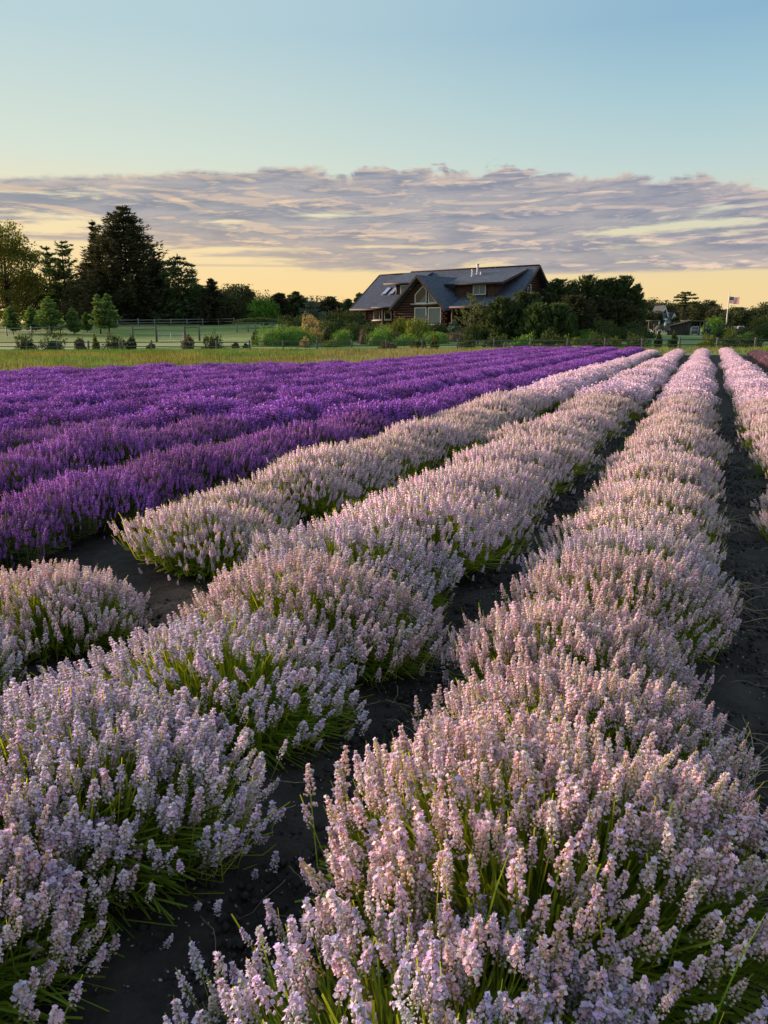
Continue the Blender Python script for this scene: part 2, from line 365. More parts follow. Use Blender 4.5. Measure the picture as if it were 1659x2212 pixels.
# ------------------------------------------------------------------ leaf and tree builders
def unit(v): return v/(np.linalg.norm(v, axis=-1, keepdims=True)+1e-9)
def leaves(b, C, D, ln, wd, rng, cols=None, mat=0, tri=False, flat=None):
    """one small blade per centre C along D; ln, wd arrays"""
    n = len(C); D = unit(D); A = rng.normal(size=(n, 3)) if flat is None else flat+rng.normal(size=(n, 3))*.25
    S = unit(np.cross(D, A)); ln = np.broadcast_to(ln, (n,))[:, None]; wd = np.broadcast_to(wd, (n,))[:, None]
    if tri:
        V = np.stack([C-D*ln*.5+S*wd*.5, C-D*ln*.5-S*wd*.5, C+D*ln*.5], 1); F = np.arange(n*3).reshape(n, 3)
    else:
        V = np.stack([C-D*ln*.5, C+S*wd*.5-D*ln*.05, C+D*ln*.5, C-S*wd*.5-D*ln*.05], 1); F = np.arange(n*4).reshape(n, 4)
    if cols is None: cols = rng.uniform(.6, 1.4, (n, 1))*np.ones((n, 3))*rng.uniform(.9, 1.1, (n, 3))
    b.add(V.reshape(-1, 3), F, mat, cols)

def conifer(H, Rr, seed, m, levels=22, per=7, droop=.15, tipup=.25, z0=.08, shape=.85, dens=26, leaf=(.55, .16), ragged=.3, tight=1.0, upr=.2, leader=None):
    """returns (trunk mesh, crown mesh)"""
    g = np.random.default_rng(seed); tb = MB(); cb = MB()
    lean = g.normal(0, .012, 2)*H
    def axis(f): return np.array([lean[0]*f*f, lean[1]*f*f, H*f])
    tb.tube([axis(f) for f in (0, .3, .6, .95)], [H*.022, H*.017, H*.010, H*.003], 6)
    leads = [(1.0, np.zeros(2), 1.0)]+(leader or [])
    for lf, off, rf in leads:
        nl = max(3, int(levels*lf))
        for i in range(nl):
            f = z0+(1-z0)*(i+g.uniform(0, 1))/nl
            if f > .985: f = .985
            k = max(3, int(per*g.uniform(.7, 1.2)))
            rad = Rr*rf*((1-f)/(1-z0))**shape+.02*Rr
            if f < z0+.1: rad *= .75
            for a in g.uniform(0, 2*math.pi, k):
                Lb = rad*g.uniform(1-ragged*1.4, 1+ragged)
                o = axis(f*lf).copy(); o[:2] += off*min(1, f*1.5)
                d = np.array([math.cos(a), math.sin(a)])
                def P(s): return np.stack([o[0]+d[0]*Lb*s, o[1]+d[1]*Lb*s, o[2]+Lb*(-droop*s*1.6+tipup*s*s)], -1)
                if Lb > .5: tb.tube(P(np.array([0, .45, .9])), [H*.004, H*.003, H*.001], 3, cap=False)
                n = max(3, int(dens*Lb/max(Rr, .1)))
                s = g.uniform(.12, 1.03, n)**.8
                C = P(s); side = np.array([-d[1], d[0], 0]); wdt = Lb*.26*tight*(1.08-s)+leaf[1]*.6
                C = C+side*(g.uniform(-1, 1, n)*wdt)[:, None]; C[:, 2] += g.normal(0, .05*Lb+.03, n)-np.abs(g.normal(0, .05*Lb, n))
                D = np.stack([np.full(n, d[0]), np.full(n, d[1]), g.normal(upr, .35, n)], -1)+side*g.normal(0, .75, n)[:, None]
                leaves(cb, C, D, leaf[0]*g.uniform(.65, 1.4, n), leaf[1]*g.uniform(.8, 1.5, n), g, tri=True)
        # the leading shoot
        n = 14; zz = g.uniform(.93, 1.0, n); C = np.array([axis(q*lf) for q in zz]); C[:, :2] += off
        leaves(cb, C, np.stack([g.normal(0, .5, n), g.normal(0, .5, n), np.ones(n)], -1), leaf[0]*.9, leaf[1], g)
    return tb.mesh('trunk', M['bark']), cb.mesh('crown', m)

def broadleaf(H, Rr, seed, m, clumps=60, per=60, leaf=(.3, .2), z0=.2, clump=.16, airy=0.0, taper=1.0, limbs=9):
    g = np.random.default_rng(seed); tb = MB(); cb = MB()
    tb.tube([(0, 0, 0), (g.normal(0, .02)*H, g.normal(0, .02)*H, H*.35), (g.normal(0, .03)*H, g.normal(0, .03)*H, H*.75)], [H*.025, H*.018, H*.006], 7)
    u = unit(g.normal(size=(clumps, 3))); r = g.uniform(.35, 1.0, clumps)**.6
    cz = H*(z0+1)/2; hz = H*(1-z0)/2
    C = u*r[:, None]*np.array([Rr, Rr, hz]); 
    C[:, :2] *= (1-.35*np.clip(C[:, 2:3]/hz, 0, 1)*taper); C[:, 2] += cz
    for c in C[:limbs*3]:
        s = np.array([0, 0, H*(.18+.3*g.random())]); q = (s+c)/2+np.array([0, 0, -.04*H]); tb.tube([s, q, c], [H*.008, H*.005, H*.002], 4, cap=False)
    for c in C:
        n = int(per*g.uniform(.5, 1.3)); sg = clump*Rr*g.uniform(.6, 1.4)
        P = c+np.clip(g.normal(size=(n, 3)), -1.5, 1.5)*sg*np.array([1.15, 1.15, .75])
        tint = g.uniform(.75, 1.25)
        leaves(cb, P, g.normal(size=(n, 3))+np.array([0, 0, -.3]), leaf[0]*g.uniform(.6, 1.3, n), leaf[1]*g.uniform(.7, 1.3, n), g, tint*g.uniform(.7, 1.3, (n, 1))*np.ones((n, 3)))
    if airy:
        for _ in range(int(airy)):
            a = g.uniform(0, 6.28); p0 = np.array([math.cos(a)*Rr*.5, math.sin(a)*Rr*.5, H*g.uniform(.6, .9)]); p1 = p0+np.array([math.cos(a)*Rr*.5*g.random(), math.sin(a)*Rr*.5*g.random(), H*g.uniform(.05, .16)])
            tb.tube([p0, p1], [H*.002, H*.001], 3, cap=False); n = 30
            s = g.random(n)[:, None]; leaves(cb, p0*(1-s)+p1*s+g.normal(size=(n, 3))*.25, g.normal(size=(n, 3)), leaf[0]*.9, leaf[1], g)
    return tb.mesh('trunk', M['bark']), cb.mesh('crown', m)

def mound(rx, ry, h, seed, m, n=900, leaf=(.16, .07), up=.5, spiky=0.0, lumps=.18, core=.72):
    g = np.random.default_rng(seed); b = MB()
    u = unit(g.normal(size=(n, 3))); u[:, 2] = np.abs(u[:, 2])
    ph = g.uniform(0, 6.28, 6)
    lump = 1+lumps*(np.sin(u[:, 0]*5+ph[0])*np.sin(u[:, 1]*6+ph[1])+.7*np.sin(u[:, 2]*7+ph[2]+u[:, 0]*3))*.7
    r = lump*g.uniform(.82, 1.05, n)
    P = u*r[:, None]*np.array([rx, ry, h])
    D = u+np.array([0, 0, up])+g.normal(size=(n, 3))*.45
    leaves(b, P, D, leaf[0]*g.uniform(.6, 1.4, n), leaf[1]*g.uniform(.7, 1.3, n), g)
    if spiky:
        k = int(n*.12); i = g.integers(0, n, k); leaves(b, P[i]*1.04, D[i]*.3+np.array([0, 0, 1]), leaf[0]*2.4*spiky, leaf[1]*1.1, g)
    # dense inner twigs
    th = np.linspace(0, 2*math.pi, 13)[:-1]; rings = [(1.0, 0), (.98, .35), (.8, .7), (.45, .93)]
    V = [(math.cos(a)*q*rx*core, math.sin(a)*q*ry*core, zz*h*core) for q, zz in rings for a in th]+[(0, 0, h*core)]
    F = [[i*12+j, i*12+(j+1) % 12, (i+1)*12+(j+1) % 12, (i+1)*12+j] for i in range(3) for j in range(12)]
    b.add(V, F, 0, (.7, .7, .7)); b.add(V, [[36+j, 36+(j+1) % 12, 48] for j in range(12)], 0, (.7, .7, .7))
    return b.mesh('foliage', m)

def plant_tree(name, label, px, Y, top, wpx, maker, cat='tree', group=None, dz=0.0, **kw):
    x = X_at(px, Y); z0 = float(gz(x, Y))+dz; zt = at(px, top, Y)[2]; H = zt-z0; Rr = wpx/2/FPX*Y
    t = thing(name, label, cat, (x, Y, z0-.05), 0, group)
    tm, cm = maker(H=H, Rr=Rr, **kw)
    mobj('trunk', tm, t); mobj('crown', cm, t); return t

# ------------------------------------------------------------------ the log house
def house():
    t = thing('log_house', 'dark log house with slate blue roof and tall white framed gable windows', 'house', (3.447, 97.0, 1.85), -R(34))
    def part(name, b, m, parent=None, label=None): 
        o = b.obj(name, m, parent or t)
        if label: o['label'] = label
        return o
    ZR, ZL, ZE = 6.88, 6.68, 2.28
    def zf(y, zr=ZR): return zr+(ZE-zr)*(-y)/6.6           # height of the front slope at y
    # --- roof planes
    b = MB()
    b.slab([(-4.75, -6.6, ZE), (1.0, -6.6, ZE), (1.0, 0, ZL), (-4.75, 0, ZL)], .2)
    b.slab([(1.0, 6.6, ZE), (-4.75, 6.6, ZE), (-4.75, 0, ZL+.001), (1.0, 0, ZL+.001)], .2)
    part('roof', b, M['roof'])
    b = MB()
    b.slab([(-.55, -1.5, zf(-1.5)+.1), (.9, -6.59, ZE+.03), (16.95, -6.59, ZE+.03), (16.95, 0, ZR), (-.1, 0, ZR)], .22)
    b.slab([(16.95, 6.6, ZE+.03), (.9, 6.6, ZE+.03), (-.1, 0, ZR+.001), (16.95, 0, ZR+.001)], .22)
    part('roof', b, M['roof'])
    b = MB(); b.slab([(14.2, 3.0, 5.15), (17.7, 3.0, 5.15), (17.7, 8.8, 3.6), (14.2, 8.8, 3.6)], .2); part('roof', b, M['roof'])
    b = MB(); b.box((.6, 0, ZL+.05), (10.9-.1, .22, .1)) if False else b.box((-2.3, 0, ZL+.045), (4.7, .24, .10)); part('ridge_cap', b, M['trim'])
    b = MB(); b.box((8.45, 0, ZR+.05), (17.0, .24, .10)); part('ridge_cap', b, M['trim'])
    # front gable wing roof
    AP = (6.1, -8.6, 5.78); BK = (7.75, -1.6, 5.78); LF = (2.42, -8.6, 2.18); LB = (3.3, -4.4, 2.18); RF = (9.72, -8.6, 2.05); RB = (10.95, -4.6, 2.05)
    b = MB(); b.slab([LF, AP, BK, LB][::-1], .2); part('gable_roof', b, M['roof'])
    b = MB(); b.slab([RF, RB, BK, AP][::-1], .2); part('gable_roof', b, M['roof'])
    # rake boards
    def board(p, q, w=.34, th=.09, y=-.05, mt='trim', nm='rake_board'):
        b = MB(); p = np.array(p, float); q = np.array(q, float)
        b.prism([p+[0, y, .04], q+[0, y, .04], q+[0, y, .04-w], p+[0, y, .04-w]], (0, -th, 0)); part(nm, b, M[mt])
    board(LF, AP); board(AP, RF)
    def xboard(p, q, w=.3, th=.09, x=.05):
        b = MB(); p = np.array(p, float); q = np.array(q, float)
        b.prism([p+[x, 0, .05], q+[x, 0, .05], q+[x, 0, .05-w], p+[x, 0, .05-w]], (th, 0, 0)); part('rake_board', b, M['trim'])
    xboard((16.95, -6.6, ZE), (16.95, 0, ZR)); xboard((16.95, 0, ZR), (16.95, 6.6, ZE)); xboard((-4.75, -6.6, ZE), (-4.75, 0, ZL), x=-.14)
    xboard((17.7, 3.0, 5.15), (17.7, 8.8, 3.6))
    for x0, x1 in ((-4.75, 2.3), (10.9, 16.95)):
        b = MB(); b.box(((x0+x1)/2, -6.66, ZE-.09), (x1-x0, .07, .24)); part('eave_board', b, M['trim'])
    # --- log walls: round logs, course by course
    lg = {}
    def log(x0, x1, y, z, axis='x', r=.155):
        L = round(abs(x1-x0), 2); k = (L, axis)
        if k not in lg:
            b = MB(); n = 8
            b.tube([(0, 0, 0), (L, 0, 0)] if axis == 'x' else [(0, 0, 0), (0, L, 0)], r, n); lg[k] = b.mesh('log', M['log'], True)
        mobj('log', lg[k], t, (min(x0, x1), y, z) if axis == 'x' else (y, min(x0, x1), z))
    dz = .285
    for i in range(8):
        z = .16+i*dz; e = .35 if i % 2 else .12
        log(-3.2-e, 3.1, -5.4, z); log(9.0, 16.2+e, -5.4, z)
        log(2.62-e*.3, 9.28+e, -7.8, z)
        log(-7.8-e, -5.3, 9.1, z, 'y'); log(-7.8-e, -5.3, 2.75, z, 'y')
        log(-5.6, 5.6, 16.2, z, 'y'); log(-5.6, 5.6, -3.2, z, 'y')
    sl = (5.78-2.18)/(6.1-2.42); sr = (5.78-2.05)/(9.72-6.1)
    for i in range(8, 20):
        z = .16+i*dz; x0 = 2.42+(z-2.18+.55)/sl; x1 = 9.72-(z-2.05+.55)/sr
        if x1-x0 > .5: log(x0, x1, -7.8, z)
    for i in range(8, 24):
        z = .16+i*dz; w = min(5.5, (ZR-.35-z)/((ZR-ZE)/6.6))
        if w > .4: log(-w, w, 16.2, z, 'y')
    # solid cores behind the logs
    b = MB(); b.prism([(-3.1, 5.4, 0), (16.1, 5.4, 0), (16.1, 5.4, 2.2), (-3.1, 5.4, 2.2)], (0, -10.7, 0)); part('wall', b, M['log'])
    b = MB(); b.prism([(16.1, -5.4, 2.2), (16.1, 5.4, 2.2), (16.1, 0, 6.3)], (-.2, 0, 0)); part('wall', b, M['log'])
    b = MB(); b.prism([(-3.0, -5.4, 2.2), (-3.0, 5.4, 2.2), (-3.0, 0, 6.2)], (.2, 0, 0)); part('wall', b, M['log'])
    b = MB(); b.prism([(2.8, -7.74, 0), (9.1, -7.74, 0), (9.1, -7.74, 2.1), (6.1, -7.74, 5.3), (2.8, -7.74, 2.1)][::-1], (0, 2.4, 0)); part('wall', b, M['log'])
    b = MB(); b.prism([(-3.3, -5.65, -.9), (16.5, -5.65, -.9), (16.5, -5.65, -.002), (-3.3, -5.65, -.002)][::-1], (0, 11, 0)); b.prism([(2.5, -8.0, -.9), (9.4, -8.0, -.9), (9.4, -8.0, -.003), (2.5, -8.0, -.003)][::-1], (0, 2.34, 0)); part('footing', b, M['stone'])
    # --- windows
    def window(poly, y, bar=None, drape=False, fw=.10, name='window', proud=.2, split=None):
        b = MB(); P = np.array([(x, y-proud, z) for x, z in poly]); c = P.mean(0); n = len(P)
        inner = []
        for i in range(n):
            d1 = unit(P[i]-P[i-1]); d2 = unit(P[(i+1) % n]-P[i]); n1 = np.array([d1[2], 0, -d1[0]]); n2 = np.array([d2[2], 0, -d2[0]])
            if np.dot(n1, c-P[i]) < 0: n1, n2 = -n1, -n2
            inner.append(P[i]+(n1+n2)*fw/max(.35, 1+np.dot(n1, n2)))
        inner = np.array(inner)
        for i in range(n):
            j = (i+1) % n; b.prism([P[i], P[j], inner[j], inner[i]], (0, proud, 0))
        f = part(name, b, M['frame'])
        if split:
            for xs in split:
                z0 = min(p[1] for p in poly); z1 = max(p[1] for p in poly); s = MB(); s.box((xs, y-proud+.06, (z0+z1)/2), (.09, .1, z1-z0-.1)); s.obj('mullion', M['frame'], f)
        g = MB(); g.prism(inner+[0, .02, 0], (0, .02, 0)); g.obj('pane', M['drape' if drape else 'glass'], f)
        return f
    window([(5.42, .35), (7.0, .35), (7.0, 2.3), (5.42, 2.3)], -7.8, drape=True); window([(7.2, .35), (8.9, .35), (8.9, 2.28), (7.2, 2.28)], -7.8, drape=True)
    u1 = window([(5.45, 2.72), (7.0, 2.72), (7.0, 4.2), (6.5, 4.68), (5.45, 3.7)], -7.8)
    d = MB(); d.prism([(6.0, -7.99, 2.83), (6.9, -7.99, 2.83), (6.9, -7.99, 3.75)], (0, .005, 0)); d.obj('pane', M['drape'], u1)
    window([(7.22, 2.72), (8.42, 2.72), (7.22, 4.0)], -7.8, drape=True)
    b = MB(); b.box((6.95, -7.98, 2.66), (4.0, .3, .1)); part('window_sill', b, M['frame'])
    b = MB(); b.box((6.95, -8.02, 2.5), (4.1, .16, .2)); part('beam', b, M['log'])
    w = window([(-1.96, 1.0), (.69, 1.0), (.69, 2.16), (-1.96, 2.16)], -5.4, split=[-1.05, -.3]); b = MB(); b.box((-.63, -5.66, .93), (2.9, .2, .1)); b.obj('sill', M['frame'], w)
    # front door, half hidden in the corner
    b = MB(); b.box((2.05, -5.62, .95), (.95, .1, 1.95)); dr = part('door', b, M['frame'])
    b = MB(); b.box((2.05, -5.69, 1.05), (.62, .06, 1.4)); b.obj('pane', M['glass'], dr)
    b = MB(); b.tube([(2.42, -5.7, .95), (2.42, -5.78, .95)], .04, 8); b.obj('handle', M['pipe'], dr)
    # porch on the left and right
    b = MB(); b.slab([(-1.0, -7.4, 2.43), (2.4, -7.4, 2.43), (2.4, -5.5, 3.02), (-1.0, -5.5, 3.02)], .16); part('porch_roof', b, M['roof'])
    b = MB(); b.box((.7, -7.45, 2.36), (3.4, .07, .18)); part('eave_board', b, M['trim'])
    b = MB(); b.slab([(10.3, -8.6, 2.27), (15.8, -8.6, 2.27), (15.2, -6.3, 3.1), (10.3, -6.3, 3.1)], .16); part('porch_roof', b, M['roof'])
    b = MB(); b.box((13.05, -8.66, 2.2), (5.5, .07, .2)); part('eave_board', b, M['trim'])
    for x, y in ((.55, -7.2), (10.6, -8.4), (15.5, -8.4), (12.9, -8.4)):
        b = MB(); b.tube([(x, y, -.3), (x, y, 2.35)], .15, 10); part('porch_post', b, M['log'])
    # --- dormers (shed roofs)
    b = MB(); b.slab([(-1.1, -4.6, 5.27), (3.4, -4.6, 5.27), (3.4, -.5, ZL+.02), (-.75, -.5, ZL+.02)], .16); part('dormer_roof', b, M['roof'])
    b = MB(); b.box((1.15, -4.65, 5.18), (4.5, .06, .22)); part('eave_board', b, M['trim'])
    b = MB(); b.prism([(.45, -4.1, 3.2), (4.2, -4.1, 3.2), (4.2, -4.1, 5.15), (.45, -4.1, 5.15)][::-1], (0, 3.4, 0)); part('dormer_wall', b, M['shingle'])
    b = MB(); b.box((.5, -4.16, 4.25), (.18, .12, 1.9)); part('corner_board', b, M['trim'])
    window([(1.05, 4.0), (2.15, 4.0), (2.15, 5.02), (1.05, 5.02)], -4.1, drape=True, proud=.1)
    b = MB(); b.slab([(7.95, -5.6, 4.88), (15.05, -5.6, 4.88), (15.9, -.7, 6.52), (8.9, -.7, 6.55)], .18); part('dormer_roof', b, M['roof'])
    b = MB(); b.box((11.5, -5.65, 4.78), (7.1, .06, .24)); part('eave_board', b, M['trim'])
    b = MB(); b.prism([(15.07, -5.6, 4.9), (15.92, -.7, 6.54), (15.92, -.7, 6.28), (15.07, -5.6, 4.64)], (.07, 0, 0)); part('rake_board', b, M['trim'])
    b = MB(); b.prism([(9.1, -5.0, 2.6), (14.2, -5.0, 2.6), (14.2, -5.0, 4.85), (9.1, -5.0, 4.85)][::-1], (0, 3.9, 0)); part('dormer_wall', b, M['shingle'])
    for x in (9.16, 13.0, 14.14):
        b = MB(); b.box((x, -5.05, 4.0), (.2, .1, 1.8)); part('corner_board', b, M['trim'])
    window([(11.3, 3.62), (12.9, 3.62), (12.9, 4.72), (11.3, 4.72)], -5.0, drape=True, split=[12.1], proud=.1)
    # gable-end window
    b = MB(); 
    for c, s in (((16.42, -1.3, 4.75), (.1, .96, .1)), ((16.42, -1.3, 3.75), (.1, .96, .1)), ((16.42, -1.73, 4.25), (.1, .1, .9)), ((16.42, -.87, 4.25), (.1, .1, .9))): b.box(c, s)
    f = part('window', b, M['frame']); b = MB(); b.box((16.38, -1.3, 4.25), (.04, .76, .9)); b.obj('pane', M['glass'], f)
    # skylights in the left slope
    for x in (-1.85, -.8):
        b = MB(); y0, y1 = -4.1, -2.75; n = np.array([0, -.55, .83])
        q = np.array([(x, y0, zf(y0, ZL)), (x+.62, y0, zf(y0, ZL)), (x+.72, y1, zf(y1, ZL)), (x+.1, y1, zf(y1, ZL))])
        b.slab(q+[0, 0, .1], .12); f = part('skylight', b, M['trim'])
        b = MB(); ctr = q.mean(0); b.slab((q-ctr)*.86+ctr+[0, 0, .125], .02); b.obj('pane', M['skyglass'], f)
    # pipes on the right slope
    for x, y, h, r in ((10.02, -2.8, .72, .11), (10.25, -2.0, 1.1, .12), (10.86, -2.3, .28, .08)):
        b = MB(); z = 4.88+(y+5.6)/4.9*1.65-.1; b.tube([(x, y, z), (x, y, z+h)], r, 10); b.tube([(x, y, z+h), (x, y, z+h+.12)], r*1.35, 10); b.tube([(x, y, z), (x, y, z+.3)], [r*2.4, r*1.05], 10)
        part('vent_pipe', b, M['pipe'])
    b = MB(); b.tube([(4.9, -8.02, 4.3), (4.9, -8.2, 4.3)], .09, 8); part('porch_light', b, M['pipe'])
M['skyglass'] = mat('skylight glass', (.36, .40, .60), .15, .05, 1, spec=.8)
house()

# ------------------------------------------------------------------ trees, left to right
plant_tree('leafy_tree', 'tall airy yellow green tree at the left edge of the picture', 22, 122, 476, 150, broadleaf, group='trees left of the pasture', seed=11, m=M['broad'], clumps=140, per=130, leaf=(.34, .22), z0=.06, clump=.13, airy=26)
plant_tree('conifer_tree', 'thin ragged conifer between the airy tree and the great spruce, left one', 118, 132, 532, 66, conifer, seed=12, m=M['fir'], levels=18, per=6, dens=48, leaf=(.6, .19), ragged=.55, droop=.02, tipup=.3, z0=.12, shape=.35)
plant_tree('conifer_tree', 'thin ragged conifer with bare dark trunk beside the great spruce', 150, 131, 521, 74, conifer, seed=13, m=M['fir'], levels=18, per=6, dens=48, leaf=(.6, .19), ragged=.5, droop=.0, tipup=.25, z0=.3, shape=.35)
plant_tree('spruce_tree', 'great dark spruce, the tallest tree in the picture', 283, 128, 443, 262, conifer, seed=21, m=M['spruce'], levels=40, per=12, dens=120, leaf=(.68, .19), ragged=.26, droop=.10, tipup=.22, z0=.02, shape=.66, upr=.3, tight=1.0, leader=[(.88, np.array([-4.9, -.5]), .2), (.6, np.array([4.6, 0]), .4), (.66, np.array([-5.5, 0]), .4)])
plant_tree('conifer_tree', 'ragged leaning conifer with drooping boughs just right of the great spruce', 392, 126, 548, 108, conifer, seed=23, m=M['fir'], levels=18, per=7, dens=60, leaf=(.6, .19), ragged=.5, droop=.15, tipup=.12, z0=.05, shape=.45, leader=[(.86, np.array([2.3, 0]), .5)])
for i, (px, Y, top, w, mm, mk, lab) in enumerate([
        (463, 124, 601, 78, 'spruce', conifer, 'dark pointed conifer right of the ragged leaning conifer'),
        (432, 129, 612, 64, 'spruce', conifer, 'dark bushy conifer tucked behind the ragged leaning conifer'),
        (508, 132, 619, 90, 'darkbroad', broadleaf, 'rounded dark tree behind the left end of the vine arbor'),
        (537, 138, 617, 60, 'spruce', conifer, 'dark conifer peeping above the vine arbor'),
        (604, 136, 632, 62, 'spruce', conifer, 'dark conifer behind the bright round tree'),
        (640, 140, 629, 66, 'pine', conifer, 'dark pine between the bright round tree and the blue green pine'),
        (716, 138, 640, 66, 'spruce', conifer, 'dark conifer right of the blue green pine'),
        (752, 142, 646, 54, 'pine', conifer, 'small pine behind the left corner of the log house'),
        (778, 120, 633, 40, 'pine', conifer, 'thin pine top beside the left roof edge of the log house'),
        (350, 134, 600, 90, 'spruce', conifer, 'dark conifer filling in behind the great spruce on its right'),
        (205, 136, 590, 90, 'spruce', conifer, 'dark conifer filling in behind the great spruce on its left'),
        (395, 137, 632, 120, 'darkbroad', broadleaf, 'dark rounded tree under the drooping boughs right of the great spruce'),
        (485, 128, 640, 90, 'darkbroad', broadleaf, 'low dark tree between the pointed conifer and the arbor'),
        (130, 137, 612, 120, 'darkbroad', broadleaf, 'dark tree mass behind the two thin conifers'),
        (570, 142, 640, 110, 'darkbroad', broadleaf, 'dark tree behind the bright round tree'),
        (690, 142, 655, 120, 'darkbroad', broadleaf, 'low dark trees behind the blue green pine'),
        (60, 138, 590, 110, 'darkbroad', broadleaf, 'dark tree mass behind the airy tree at the left edge'),
        (-60, 130, 500, 160, 'broad', broadleaf, 'yellow green tree cut by the left picture edge')]):
    kw = dict(levels=32, per=9, dens=70, leaf=(.55, .19), ragged=.3, z0=.01, shape=.6) if mk is conifer else dict(clumps=90, per=130, leaf=(.34, .22), z0=-.02, clump=.2, taper=.5)
    if mk is conifer and ('pine' in lab or 'behind the' in lab): kw.update(shape=.45, ragged=.42)
    plant_tree('conifer_tree' if mk is conifer else 'leafy_tree', lab, px, Y, top, w, mk, group='trees behind the pasture', seed=40+i, m=M[mm], **kw)
plant_tree('leafy_tree', 'bright green round tree behind the vine arbor', 570, 112, 640, 62, broadleaf, seed=61, m=M['brightbroad'], clumps=60, per=80, leaf=(.26, .18), z0=.1, clump=.18, taper=.4)
plant_tree('conifer_tree', 'blue green pine behind the garden left of the log house', 676, 108, 643, 84, conifer, seed=62, m=M['bluepine'], levels=13, per=7, dens=30, leaf=(.42, .17), ragged=.35, shape=.6, z0=.04, upr=.5)
for i, (px, Y, top, w) in enumerate([(28, 103, 660, 40), (71, 104, 662, 38), (112, 102, 640, 62), (160, 101, 665, 38), (188, 106, 675, 26), (217, 102, 634, 44), (236, 103, 633, 52)]):
    plant_tree('young_conifer', ['pale young conifer nearest the left picture edge', 'small bright young conifer, second from the left', 'larger young conifer in front of the thin trunk', 'small bright young conifer left of the twin conifers', 'tiny young conifer half hidden left of the twin conifers', 'left one of the twin young conifers below the great spruce', 'right one of the twin young conifers below the great spruce'][i],
               px, Y, top, w, conifer, 'tree', 'young conifers along the pasture', seed=70+i, m=M['youngfir'], levels=18, per=8, dens=34, leaf=(.38, .15), ragged=.3, droop=.06, tipup=.2, z0=.16, shape=.6)
# right of the house
for i, (px, Y, top, w, mm, lab, kw) in enumerate([
        (1018, 77, 634, 74, 'palepine', 'pale sparse pine in front of the log house porch', dict(levels=13, per=6, dens=22, ragged=.4, shape=.35, upr=.9, z0=.06)),
        (979, 75, 690, 30, 'bluepine', 'small blue spruce beside the pale sparse pine', dict(levels=10, per=7, dens=16, z0=.03)),
        (1085, 76, 641, 100, 'pine', 'dark yellow tinged conifer right of the pale sparse pine', dict(shape=.45, upr=.8)),
        (1128, 77, 632, 112, 'pine', 'dark bushy conifer under the right end of the house roof', dict(shape=.38, upr=.8)),
        (1203, 88, 603, 104, 'pine', 'wide dark pine spreading beside the right gable of the house', dict(shape=.4, ragged=.45, upr=.3)),
        (1160, 74, 655, 84, 'fir', 'green conifer below the house gable, dense to the ground', dict(shape=.4, upr=.9)),
        (1204, 73.5, 657, 80, 'fir', 'broad grey green juniper column in the middle of the evergreens', dict(shape=.32, upr=1.2)),
        (1262, 88, 594, 104, 'pine', 'tall dark pine with upright tips, left one of the right hand evergreens', dict(shape=.42, ragged=.35, upr=1.2, leader=[(.93, np.array([1.5, 0]), .5), (.88, np.array([-1.6, 0]), .5)])),
        (1312, 88, 601, 92, 'pine', 'tall dark pine between the two highest evergreens', dict(shape=.42, ragged=.35, upr=1.2)),
        (1345, 88, 595, 84, 'pine', 'tall dark pine at the right end of the evergreens', dict(shape=.42, ragged=.35, upr=1.2, leader=[(.86, np.array([1.3, 0]), .5), (.92, np.array([-1.0, 0]), .5)])),
        (1366, 87, 622, 50, 'pine', 'short dark pine leaning out at the end of the evergreens', dict(shape=.4, ragged=.4, upr=.8)),
        (1240, 79, 640, 100, 'spruce', 'dark low conifer filling the middle of the evergreens', dict(shape=.35, upr=.6)),
        (1335, 84, 650, 96, 'spruce', 'dark low conifer filling the right of the evergreens', dict(shape=.35, upr=.6)),
        (1290, 86, 640, 90, 'spruce', 'dark low conifer behind the round bushes', dict(shape=.35, upr=.6)),
        (1395, 96, 668, 46, 'darkbroad', 'small dark tree beside the lean-to left of the cottage', dict())]):
    kk = dict(levels=30, per=10, dens=70, leaf=(.34, .10), ragged=.3, droop=.02, tipup=.3, z0=.01, shape=.5); kk.update(kw)
    if mm == 'darkbroad': plant_tree('leafy_tree', lab, px, Y, top, w, broadleaf, seed=90+i, m=M[mm], clumps=40, per=60, leaf=(.25, .17), z0=.02)
    else: plant_tree('conifer_tree', lab, px, Y, top, w, conifer, group='evergreens right of the house', seed=90+i, m=M[mm], **kk)
for i, (px, Y, top, w) in enumerate([(1370, 150, 648, 70), (1400, 165, 651, 66), (1428, 150, 653, 56), (1460, 160, 656, 60), (1497, 155, 655, 64), (1525, 158, 652, 58), (1545, 150, 664, 44), (1490, 170, 648, 40), (1590, 140, 665, 64), (1562, 152, 680, 46), (1622, 150, 672, 60), (1655, 138, 659, 80), (1700, 145, 655, 90)]):
    plant_tree('leafy_tree', ['dark distant tree just right of the evergreens', 'dark distant tree behind the lean-to roof', 'dark distant tree behind the blue cottage gable', 'dark distant tree right of the blue cottage', 'dark distant tree below the layered pine', 'dark distant tree with a raised tip right of the layered pine',
              'last dark tree before the gap in the far treeline', 'small dark tree top beside the layered pine', 'pointed dark tree behind the flagpole', 'low dark tree in the gap left of the flagpole', 'low dark tree right of the flag', 'dark distant tree above the clipped hedge bush', 'dark distant tree cut by the right picture edge'][i],
               px, Y, top, w, broadleaf, 'tree', 'far treeline on the right', seed=120+i, m=M['darkbroad' if i % 3 else 'spruce'], clumps=80, per=110, leaf=(.34, .20), z0=.0, clump=.17, taper=.6)
